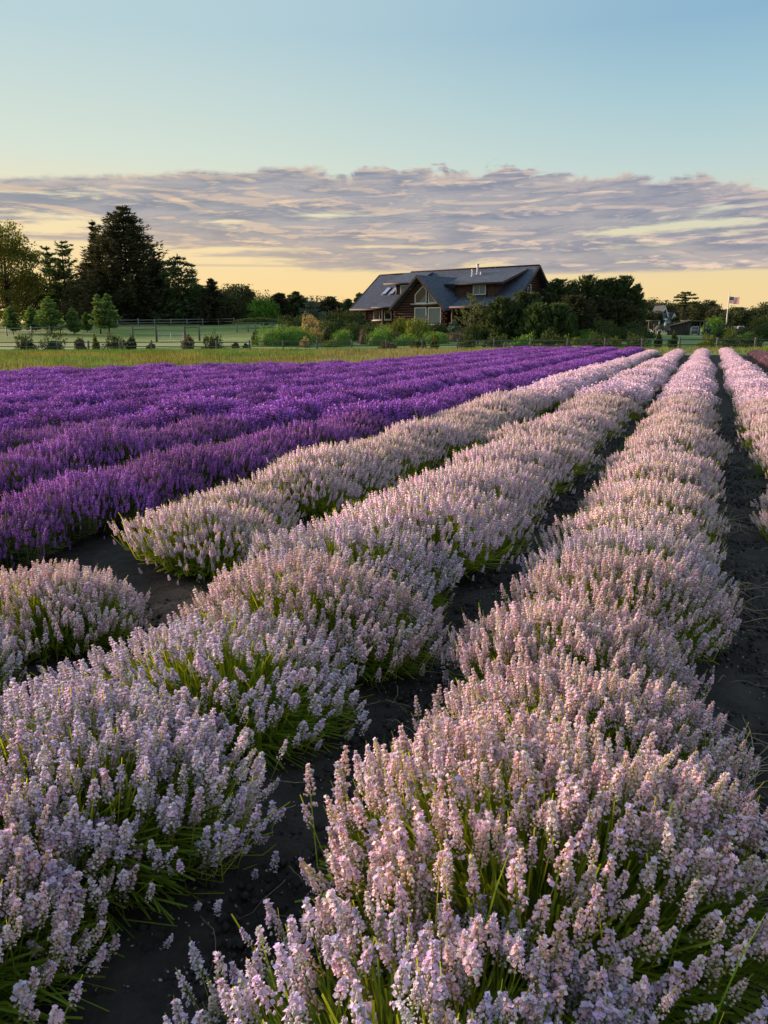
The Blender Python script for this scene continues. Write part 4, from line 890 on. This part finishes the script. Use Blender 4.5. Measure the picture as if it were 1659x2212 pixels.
def plant(seed, pal, lod, ns, nl, rx=.51, ry=.47, h=.43, opn=.5, sz=1.0, nsingle=0):
    g = np.random.default_rng(seed); p = PAL[pal]
    k = int(ns*.88); r = np.sqrt(g.random(k))*.97; a = g.uniform(0, 6.2832, k); z = h*np.sqrt(np.clip(1-.72*r*r, 0, 1))
    ks = ns-k; rs_ = g.uniform(.86, 1.03, ks); as_ = g.uniform(0, 6.2832, ks); zs = h*(.22+.55*g.random(ks)**.8)
    r = np.concatenate([r, rs_]); a = np.concatenate([a, as_]); z = np.concatenate([z, zs])
    ph = g.uniform(0, 6.28, 4); lum = 1+.07*np.sin(a*3+ph[0])+.05*np.sin(a*5+ph[1])
    T = np.stack([rx*r*np.cos(a)*lum, ry*r*np.sin(a)*lum, z*(1+.06*np.sin(r*6*np.cos(a)+ph[2])*np.sin(r*6*np.sin(a)+ph[3]))], 1)+g.normal(0, .022, (ns, 3))
    A = np.stack([.40*r*np.cos(a), .40*r*np.sin(a), np.full(ns, 1.0)], 1)+g.normal(0, .12, (ns, 3)); A = unit(A)
    L = .068*sz
    root = np.stack([T[:, 0]*.28, T[:, 1]*.28, np.full(ns, .06)], 1)+g.normal(0, .03, (ns, 3)); root[:, 2] = np.abs(root[:, 2])
    B0 = T-A*L; mid = T-A*(L+.22*h/.6); mid[:, 2] = np.maximum(mid[:, 2], .10)
    # stems: flat strips root -> mid -> spike
    sb = MB()
    def strips(Ps, w, cols):
        n = len(Ps[0]); tng = unit(Ps[-1]-Ps[0]); s = unit(np.cross(tng, g.normal(size=(n, 3)))); rows = []
        for i, P in enumerate(Ps):
            ww = w*(1.0 if i < len(Ps)-1 else .7); rows += [P+s*ww*.5, P-s*ww*.5]
        V = np.stack(rows, 1).reshape(-1, 3); m = 2*len(Ps); b0 = np.arange(n)[:, None]*m
        for i in range(len(Ps)-1):
            sb.add(V if i == 0 else np.zeros((0, 3)), (b0+np.array([[2*i, 2*i+1, 2*i+3, 2*i+2]]))-(0 if i == 0 else len(V)), 0, cols)
    w = {0: .0036, 1: .005, 2: .009}[lod]
    c = g.uniform(.65, 1.35, (ns, 1))*np.ones((ns, 3))*g.uniform(.9, 1.12, (ns, 3))
    strips([root, mid, T], w, c)
    # leafy blades below the flowers
    rr = np.sqrt(g.random(nl)); aa = g.uniform(0, 6.2832, nl); q = g.uniform(.58, .93, nl); q[:nl//3] = g.uniform(.72, .98, nl//3); rr[:nl//3] = g.uniform(.88, 1.0, nl//3)
    E_ = np.stack([rx*rr*np.cos(aa), ry*rr*np.sin(aa), h*np.sqrt(np.clip(1-.85*rr*rr, 0, 1))], 1)*q[:, None]; E_[:nl//3, 2] *= g.uniform(.35, 1.1, nl//3); E_[:, 2] = np.maximum(E_[:, 2], .05)
    R0 = np.stack([E_[:, 0]*.45, E_[:, 1]*.45, np.full(nl, .03)], 1)+g.normal(0, .03, (nl, 3)); Mi = (R0+E_)/2+np.stack([E_[:, 0]*.06, E_[:, 1]*.06, np.full(nl, .05)], 1)
    cl = g.uniform(.5, 1.25, (nl, 1))*np.ones((nl, 3))*np.array([.9, 1.0, .95])
    strips([R0, Mi, E_], w*1.7, cl)
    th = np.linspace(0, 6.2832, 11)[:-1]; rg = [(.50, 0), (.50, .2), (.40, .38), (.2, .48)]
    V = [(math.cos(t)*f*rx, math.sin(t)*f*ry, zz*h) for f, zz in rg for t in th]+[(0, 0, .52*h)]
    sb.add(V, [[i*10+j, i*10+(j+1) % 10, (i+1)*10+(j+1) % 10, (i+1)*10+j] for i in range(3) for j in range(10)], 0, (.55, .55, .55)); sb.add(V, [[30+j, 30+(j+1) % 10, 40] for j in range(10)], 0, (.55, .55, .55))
    # flower spikes
    kinds = np.clip((g.normal(opn*4, 1.1, ns)).round().astype(int), 0, 4)
    Rm = frames(A, g); S = g.uniform(.72, 1.2, ns)*np.where(np.arange(ns) < k, 1, .72)*sz*{0: .74, 1: .80, 2: 1.05}[lod]
    fb = MB(); tint = g.uniform(.85, 1.15, (ns, 1))*g.uniform(.94, 1.06, (ns, 3))
    singles = []
    if nsingle: 
        pr = g.permutation(ns)[:nsingle]; singles = [(int(kinds[i]), B0[i], Rm[i], float(S[i])) for i in pr]
    sset = np.zeros(ns, bool)
    if nsingle: sset[pr] = True
    for kk in range(5):
        idx = np.where((kinds == kk) & ~sset)[0]
        if len(idx) == 0: continue
        v, f, cc = spk(pal, lod, kk); n = len(idx)
        W = np.einsum('nij,vj->nvi', Rm[idx]*S[idx][:, None, None], v)+B0[idx][:, None]
        FF = f[None]+(np.arange(n)*len(v))[:, None, None]; CC = cc[None]*tint[idx][:, None]
        fb.add(W.reshape(-1, 3), FF.reshape(-1, 3), 0, np.clip(CC.reshape(-1, 3), 0, .95))
    return sb, fb, singles
def plant_meshes(pal, lod, nvar, ns, nl, seed, **kw):
    out = []
    for i in range(nvar):
        sb, fb, sg = plant(seed+i*13, pal, lod, ns, nl, opn=[.55, .38, .68, .48, .6, .3][i % 6], **kw)
        out.append((sb.mesh('stems', M[PAL[pal]['leaf']]), fb.mesh('flower_spikes', M[PAL[pal]['fl']]), sg, (sb, fb)))
    return out
def joined(pal, sb, fb):
    b = MB(); n0 = 0
    for src, mi in ((sb, 0), (fb, 1)):
        off = b.n
        b.V += src.V; b.F += [F+off for F in src.F]; b.M += [np.full(len(F), mi, np.int32) for F in src.F]; b.C += src.C; b.n += src.n
    return b.mesh('lavender_plant', [M[PAL[pal]['leaf']], M[PAL[pal]['fl']]])
NEAR = plant_meshes('pink', 0, 1, 720, 2600, 300, nsingle=150)+plant_meshes('lilac', 0, 1, 560, 2600, 313, nsingle=150)
MIDP = plant_meshes('pink', 1, 4, 780, 1600, 400)
FARP = [joined('pink', *q[3]) for q in plant_meshes('pink', 2, 4, 560, 500, 500)]
MIDV = plant_meshes('purple', 1, 4, 720, 1000, 600, h=.45, rx=.64, ry=.52)
FARV = [joined('purple', *q[3]) for q in plant_meshes('purple', 2, 4, 560, 300, 700, h=.43, rx=.66, ry=.52)]
FARM = [joined('mauve', *q[3]) for q in plant_meshes('mauve', 2, 3, 420, 240, 800, h=.38)]
SPKM = {}; SPKL = {}
for kk, pl, dct in [(q, a, d) for a, d in (('pink', SPKM), ('lilac', SPKL)) for q in range(5)]:
    b = MB(); v, f, cc = spk(pl, 0, kk); b.add(v, f, 0, cc); b2 = b
    b2.tube([(0, 0, -.06), (0, 0, .05)], .0016, 4, 1, (.9, 1, .9), cap=False); dct[kk] = b2.mesh('flower_spike', [M['lav_pink'], M['lav_leaf']])
ONES = 'first second third fourth fifth sixth seventh eighth ninth tenth eleventh twelfth thirteenth fourteenth fifteenth sixteenth seventeenth eighteenth nineteenth'.split()
TENS = {2: 'twent', 3: 'thirt', 4: 'fort', 5: 'fift', 6: 'sixt', 7: 'sevent'}
def ordinal(i):
    if i < 19: return ONES[i]
    d, r = divmod(i+1, 10); return TENS[d]+'ieth' if r == 0 else TENS[d]+'y-'+ONES[r-1]
def visible(x, y, pad=70):
    dpt = y*CP-(.4-CAMH)*SP
    if dpt < .15: return False
    px = 829.5+FPX*x/dpt; top = 1106-FPX*(y*SP+(.8-CAMH)*CP)/dpt
    return -pad-FPX*.5/dpt < px < 1659+pad+FPX*.5/dpt and top < 2290
rl = np.random.default_rng(77)
def put_plant(x, y, pal, label, group, scale, dist, wide=1.0, cat='lavender bush'):
    rz = -PSI+(math.pi if rl.random() < .5 else 0)+rl.normal(0, .22); loc = (x, y, float(gz(x, y))+.01); sc = scale*rl.uniform(.88, 1.10)
    scv = (sc*wide*rl.uniform(.93, 1.08), sc*rl.uniform(.95, 1.1), sc*rl.uniform(.88, 1.16))
    if pal == 'pink' and dist < 2.6: scv = (scv[0]*1.10, scv[1]*1.12, scv[2]*1.10)
    if pal == 'pink' and dist < 1.7: scv = (scv[0]*1.04, scv[1]*1.06, scv[2]*1.04)
    far = dist > (15 if pal == 'pink' else 11)
    if far:
        ms = {'pink': FARP, 'purple': FARV, 'mauve': FARM}[pal]; o = mobj('lavender_plant', ms[rl.integers(0, len(ms))], None, loc, rz, scv); return tag(o, label, cat, group)
    t = thing('lavender_plant', label, cat, loc, rz, group); t.scale = scv; t.rotation_euler[0] = rl.normal(0, .05); t.rotation_euler[1] = rl.normal(0, .05)
    st = NEAR if (pal == 'pink' and dist < 4.6) else (MIDP if pal == 'pink' else MIDV); v = st[rl.integers(0, len(st))] if st is not NEAR else NEAR[1 if rl.random() < (.8 if 'second pink row' in label or 'leftmost' in label else .3) else 0]
    mobj('stems', v[0], t); o = mobj('flower_spikes', v[1], t); o['kind'] = 'stuff'
    for kk, p, Rm, s in v[2]:
        o = mobj('flower_spike', (SPKM if v is not NEAR[1] else SPKL)[kk], t, p); o.rotation_euler = Matrix(Rm.tolist()).to_euler(); o.scale = (s, s, s)
    return t
ROWS = [(-3.20, 51.0, 'leftmost pink row'), (-1.70, 52.0, 'second pink row from the purple field'), (-.31, 54.0, 'pink row between two dark paths'), (1.14, 56.5, 'pink row at the right edge')]
PINKS = []
WIDE = {ROWS[0][2]: 1.14, ROWS[1][2]: 1.28, ROWS[2][2]: 1.06, ROWS[3][2]: 1.08}
for n, te, nm in ROWS:
    t = .28 if n > -1 else .1; i = 0; lst = []
    while t < te:
        nn = n+rl.normal(0, .045)+(.07 if -1 < n < 0 and t < 1.7 else 0)-(.08 if -2 < n < -1 and t < 2.2 else 0); x, y = row_pt(nn, t)
        if not (n < -3 and t < 4.45) and visible(x, y): lst.append((x, y, t))
        t += rl.uniform(.60, .76) if t < 5 else rl.uniform(.49, .60); i += 1
    if n < -3: lst = [(*row_pt(a, b), b) for a, b in ((-3.02, 1.85), (-3.02, 2.62), (-3.0, 4.0))]+lst
    elif n < -1.5: lst = [(*row_pt(a, b), b) for a, b in ((-1.95, .55), (-1.70, 1.40))]+lst
    PINKS.append((nm, te, lst))
LIM = sorted(math.hypot(q[0], q[1]) for _, _, l in PINKS for q in l); LIM = LIM[min(229, len(LIM)-1)]; restp = []
for nm, te, lst in PINKS:
    for i, (x, y, t) in enumerate(lst):
        if math.hypot(x, y) > LIM: restp.append((x, y)); continue
        if t < 30: lab = f'{ordinal(i)} pale pink lavender bush from the near end, {nm}'
        else: lab = f'tiny pink lavender bush merged into the far end, {nm}'
        put_plant(x, y, 'pink', lab, 'pale pink lavender bushes in rows', 1.0 if t < 25 else 1.0-.22*(t-25)/25, math.hypot(x, y), WIDE[nm])
# purple field
FARN = len(restp)
BX = np.array([-60, -11.8, -5.9, -1.5, 6.5, 10.1, 20.8, 60]); BY = np.array([3, 23, 28, 29.7, 45.8, 54.2, 54.7, 54.7])
PURP = []
for k in range(14):
    n = (-4.73 if k else -4.50)-1.42*k; t = -1.0; 
    while t < 54:
        nn = n+rl.normal(0, .05); x, y = row_pt(nn, t)
        if y < np.interp(x, BX, BY) and visible(x, y): PURP.append((math.hypot(x, y), x, y, k, t))
        t += rl.uniform(.50, .62)
PURP.sort(); NIND = 70
cnt = {}
rest = []
for d, x, y, k, t in PURP:
    if len(rest) == 0 and sum(cnt.values()) < NIND:
        i = cnt.get(k, 0); cnt[k] = i+1
        rown = ['purple row next to the pink', 'second purple row from the pink', 'third purple row from the pink'][k] if k < 3 else 'purple rows deeper in the field'
        lab = f'{ordinal(i)} deep purple lavender bush from the near end, {rown}' if k < 3 and i < 40 else f'deep purple lavender bush merged into the {rown}'
        put_plant(x, y, 'purple', lab, 'purple lavender bushes', rl.uniform(.92, 1.08), d)
    else: rest.append((x, y))
def scatter(name, pts, meshes, scale, label=None):
    """many far plants as one object: every point carries one of the plant meshes"""
    srcs = []
    for m in meshes:                              # the source plants stay out of the scene
        o = bpy.data.objects.new('lavender_plant', m); srcs.append(o)
    P = np.array([(x, y, float(gz(x, y))+.01) for x, y in pts], np.float32); me = bpy.data.meshes.new(name); me.vertices.add(len(P)); me.vertices.foreach_set('co', P.ravel())
    g = np.random.default_rng(len(P)); n = len(P)
    a = me.attributes.new('rot', 'FLOAT_VECTOR', 'POINT'); rr = np.zeros((n, 3), np.float32); rr[:, 2] = -PSI+np.where(g.random(n) < .5, 0, math.pi)+g.normal(0, .25, n); a.data.foreach_set('vector', rr.ravel())
    a = me.attributes.new('scl', 'FLOAT_VECTOR', 'POINT'); a.data.foreach_set('vector', (g.uniform(.92, 1.10, (n, 3))*scale).astype(np.float32).ravel())
    a = me.attributes.new('idx', 'INT', 'POINT'); a.data.foreach_set('value', g.integers(0, len(srcs), n).astype(np.int32))
    o = bpy.data.objects.new(name, me); COL.objects.link(o); tag(o, label, None, None, 'stuff')
    ng = bpy.data.node_groups.new(name, 'GeometryNodeTree'); ng.interface.new_socket('Geometry', in_out='INPUT', socket_type='NodeSocketGeometry'); ng.interface.new_socket('Geometry', in_out='OUTPUT', socket_type='NodeSocketGeometry')
    N = ng.nodes; L = ng.links; gi = N.new('NodeGroupInput'); go = N.new('NodeGroupOutput'); ip = N.new('GeometryNodeInstanceOnPoints')
    jn = N.new('GeometryNodeGeometryToInstance')
    for s in srcs[::-1]:
        oi = N.new('GeometryNodeObjectInfo'); oi.transform_space = 'ORIGINAL'; oi.inputs['Object'].default_value = s; L.new(oi.outputs['Geometry'], jn.inputs[0])
    def na(nm, ty):
        q = N.new('GeometryNodeInputNamedAttribute'); q.data_type = ty; q.inputs['Name'].default_value = nm; return q.outputs['Attribute']
    e2r = N.new('FunctionNodeEulerToRotation'); L.new(na('rot', 'FLOAT_VECTOR'), e2r.inputs[0])
    L.new(gi.outputs[0], ip.inputs['Points']); L.new(jn.outputs[0], ip.inputs['Instance']); ip.inputs['Pick Instance'].default_value = True
    L.new(na('idx', 'INT'), ip.inputs['Instance Index']); L.new(e2r.outputs[0], ip.inputs['Rotation']); L.new(na('scl', 'FLOAT_VECTOR'), ip.inputs['Scale']); L.new(ip.outputs[0], go.inputs[0])
    md = o.modifiers.new('plants', 'NODES'); md.node_group = ng; return o
scatter('purple_lavender_field', rest, FARV, 1.0, 'far rows of the deep purple lavender field')
if restp: scatter('pink_lavender_far_rows', restp, FARP, .8, 'far ends of the pale pink lavender rows')
mv = []
for k in range(5):
    n = 2.75+1.3*k; t = 22.0
    while t < 50.5+k*.6:
        x, y = row_pt(n+rl.normal(0, .05), t)
        if visible(x, y): mv.append((x, y))
        t += .58
scatter('mauve_lavender_rows', mv, FARM, .95, 'dull mauve lavender rows at the right edge before the fence')
print('plants', sum(len(q[2]) for q in PINKS), len(PURP), len(mv))

# ------------------------------------------------------------------ field grass, weeds, straw
def blades(name, C, h, w, cols, rng, mt, lean=.35, label=None):
    n = len(C); a = rng.uniform(0, 6.2832, n); D = np.stack([np.cos(a), np.sin(a), np.zeros(n)], 1); h = np.broadcast_to(h, (n,))[:, None]; w = np.broadcast_to(w, (n,))[:, None]
    ln = rng.normal(0, lean, (n, 1)); side = np.stack([-D[:, 1], D[:, 0], np.zeros(n)], 1); up = np.array([0, 0, 1.])
    m1 = C+up*h*.55+side*ln*h*.25; tp = C+up*h+side*ln*h*.9
    V = np.stack([C+D*w*.5, C-D*w*.5, m1-D*w*.4, m1+D*w*.4, tp], 1).reshape(-1, 3); k = np.arange(n)[:, None]*5
    b = MB(); b.add(V, k+np.array([[0, 1, 2, 3]]), 0, cols); b.add(np.zeros((0, 3)), k+np.array([[3, 2, 4]])-len(V), 0, cols)
    o = b.obj(name, M[mt]); return tag(o, label, None, None, 'stuff')
rg = np.random.default_rng(9)
def strip_grass():
    n = 190000; X = rg.uniform(-44, 16, n); Y = rg.uniform(19, 68, n); yb = np.interp(X, BX, BY); fl = np.interp(X, [-38, -18, 0, 18], [69.5, 66.3, 63.6, 62])
    keep = (Y > yb+.5) & (Y < fl-.2) & (np.abs(X) < Y*.6+2); 
    clump = np.sin(X*.9+Y*.4)*np.sin(Y*.55-X*.25)+.6*np.sin(X*2.3)*np.sin(Y*1.9); keep &= (clump+rg.normal(0, .6, n) > -.55); X, Y, clump = X[keep], Y[keep], clump[keep]; n = len(X)
    beige = np.clip((X+8)/10, 0, 1)*np.clip(rg.normal(.7, .3, n), 0, 1); green = (np.sin(X*.31+1)*np.sin(Y*.35) > .25) | (Y > np.interp(X, [-38, 0, 18], [60, 57, 57]))
    c = np.array([1.0, 1.0, .85])*(1-beige[:, None])+np.array([1.5, 1.25, 2.4])*beige[:, None]
    patch = (.5+.5*np.sin(X*.83+2.1*np.sin(Y*.31))*np.sin(Y*.77+1.3*np.sin(X*.47)))[:, None]; c = np.where(green[:, None] & (beige[:, None] < .4), np.array([.55, 1.02, .9]), c*(1-.35*patch)+np.array([.75, .95, 1.5])*.35*patch)*rg.uniform(.55, 1.35, (n, 1))*(.8+.4*patch)
    C = np.stack([X, Y, gz(X, Y)], 1); blades('tall_field_grass', C, rg.uniform(.10, .32, n)*(1+.35*clump), rg.uniform(.012, .035, n), c, rg, 'grassy', label='tall yellow and beige grass between the purple field and the fence')
strip_grass()
def weeds():
    n = 40000; X = rg.uniform(6, 46, n); Y = rg.uniform(42, 64, n); k = (Y > np.interp(X, [6, 12, 18, 24, 46], [55, 55, 49.5, 51.5, 56])) & (Y < 61.5); k &= np.sin(X*1.3)*np.sin(Y*1.1)+rg.normal(0, .5, n) > -.3; X, Y = X[k], Y[k]; n = len(X)
    c = np.where(rg.random((n, 1)) < .35, np.array([1.3, 1.2, 1.6]), np.array([.5, .9, .8]))*rg.uniform(.6, 1.3, (n, 1))
    blades('weeds', np.stack([X, Y, gz(X, Y)], 1), rg.uniform(.10, .38, n), rg.uniform(.015, .035, n), c, rg, 'grassy', label='green and beige weeds at the row ends')
weeds()
def path_litter():
    # straw lying on the soil paths and dead runners at the plant feet
    b = MB(); 
    def straw(n, t, L, wiggle, h=.02, r=.0012, col=1.0):
        x, y = row_pt(n, t); a = rg.uniform(0, 6.28); k = rg.normal(0, wiggle*.55); P = []; q = np.array([x, y])
        for i in range(6):
            P.append((q[0], q[1], float(gz(*q))+.07+h*math.sin(i/5*3.14)*rg.uniform(.5, 1.5))); a += k+rg.normal(0, .25); q = q+np.array([math.cos(a), math.sin(a)])*L/5
        b.tube(P, [r, r, r, r*.9, r*.7, r*.4], 4, 0, np.array([1, 1, 1])*col*rg.uniform(.6, 1.3), cap=False)
    for _ in range(70): straw(rg.normal(-1.0, .14), rg.uniform(1.2, 12), rg.uniform(.05, .22), .35)
    for _ in range(120): straw(rg.normal(.30, .17), rg.uniform(1.4, 14), rg.uniform(.05, .22), .35)
    for c in ((.30, 2.75), (.34, 2.2), (.22, 4.6), (.36, 1.9), (.2, 6.4)):
        for _ in range(34): straw(rg.normal(c[0], .10), rg.normal(c[1], .16), rg.uniform(.15, .45), .3, .03, .0018, 1.0)
    for _ in range(60): straw(rg.normal(-2.58, .12), rg.uniform(2, 10), rg.uniform(.1, .3), .3)
    tag(b.obj('dry_straw', M['straw']), 'dry straw and dead runners scattered on the soil paths', None, None, 'stuff')
    # fallen petals
    m = 2600; N_ = np.where(rg.random(m) < .5, rg.normal(-1.0, .22, m), rg.normal(.36, .2, m)); T = 1+12*rg.random(m)**1.5; XY = RD[None]*T[:, None]+RN[None]*N_[:, None]
    pb = MB(); leaves(pb, np.stack([XY[:, 0], XY[:, 1], gz(XY[:, 0], XY[:, 1])+.068], 1), rg.normal(size=(m, 3))*np.array([1, 1, .2]), rg.uniform(.006, .014, m), rg.uniform(.004, .008, m), rg, np.array([.55, .42, .48])*rg.uniform(.4, 1.1, (m, 1)))
    tag(pb.obj('fallen_petals', M['lav_pink']), 'faded petals and bits fallen on the soil paths', None, None, 'stuff')
    # clods
    b = MB(); O = np.array([(1, 0, 0), (-1, 0, 0), (0, 1, 0), (0, -1, 0), (0, 0, 1), (0, 0, -1)], float); OF = np.array([[0, 2, 4], [2, 1, 4], [1, 3, 4], [3, 0, 4], [2, 0, 5], [1, 2, 5], [3, 1, 5], [0, 3, 5]])
    for c, m in ((-1.0, 5000), (.36, 5000), (-2.45, 1500)):
        N_ = rg.normal(c, .2, m); T = 1+14*rg.random(m)**1.6; s = rg.uniform(.004, .02, m)*rg.uniform(.5, 1.3, m)
        for nn, t, q in zip(N_, T, s):
            x, y = row_pt(nn, t); b.add(O*q*rg.uniform(.6, 1.3, (6, 3))+np.array([x, y, float(gz(x, y))+.055]), OF)
    tag(b.obj('soil_clods', M['clod']), 'crumbly dark clods on the soil paths', None, None, 'stuff')
    # long green grass blades growing through the pink rows
    b = MB()
    for n, t, h, lx in ((-.35, 1.3, .56, .25), (.12, 1.35, .52, .3), (-3.2, 8.5, .70, .35), (-3.25, 8.8, .68, -.3)):
        x, y = row_pt(n, t); z = float(gz(x, y)); P = [np.array([x+lx*.3*s*s, y, z+h*(1.1*s-.12*s*s)]) for s in (.3, .55, .8, 1.0)]; w = np.array([.0028, .0024, .002, .0005])
        V = []; 
        for p, ww in zip(P, w): V += [p+[ww, 0, 0], p-[ww, 0, 0]]
        b.add(V, [[0, 1, 3, 2], [2, 3, 5, 4], [4, 5, 7, 6]], 0, (.9, 1.3, .8))
    tag(b.obj('grass_blades', M['lav_leaf']), 'long green grass blades poking out of the pink rows', None, None, 'stuff')
path_litter()
# little weeds on the paths
k = 900; T = rg.uniform(2, 40, k); Nn = np.where(rg.random(k) < .5, rg.normal(.62, .07, k), rg.normal(-.93, .06, k)); XY = RD[None]*T[:, None]+RN[None]*Nn[:, None]
blades('path_weeds', np.stack([XY[:, 0], XY[:, 1], gz(XY[:, 0], XY[:, 1])+.04], 1), rg.uniform(.03, .10, k), rg.uniform(.008, .02, k), np.array([.4, .8, .7])*rg.uniform(.6, 1.2, (k, 1)), rg, 'grassy', label='small green weeds at the plant feet')
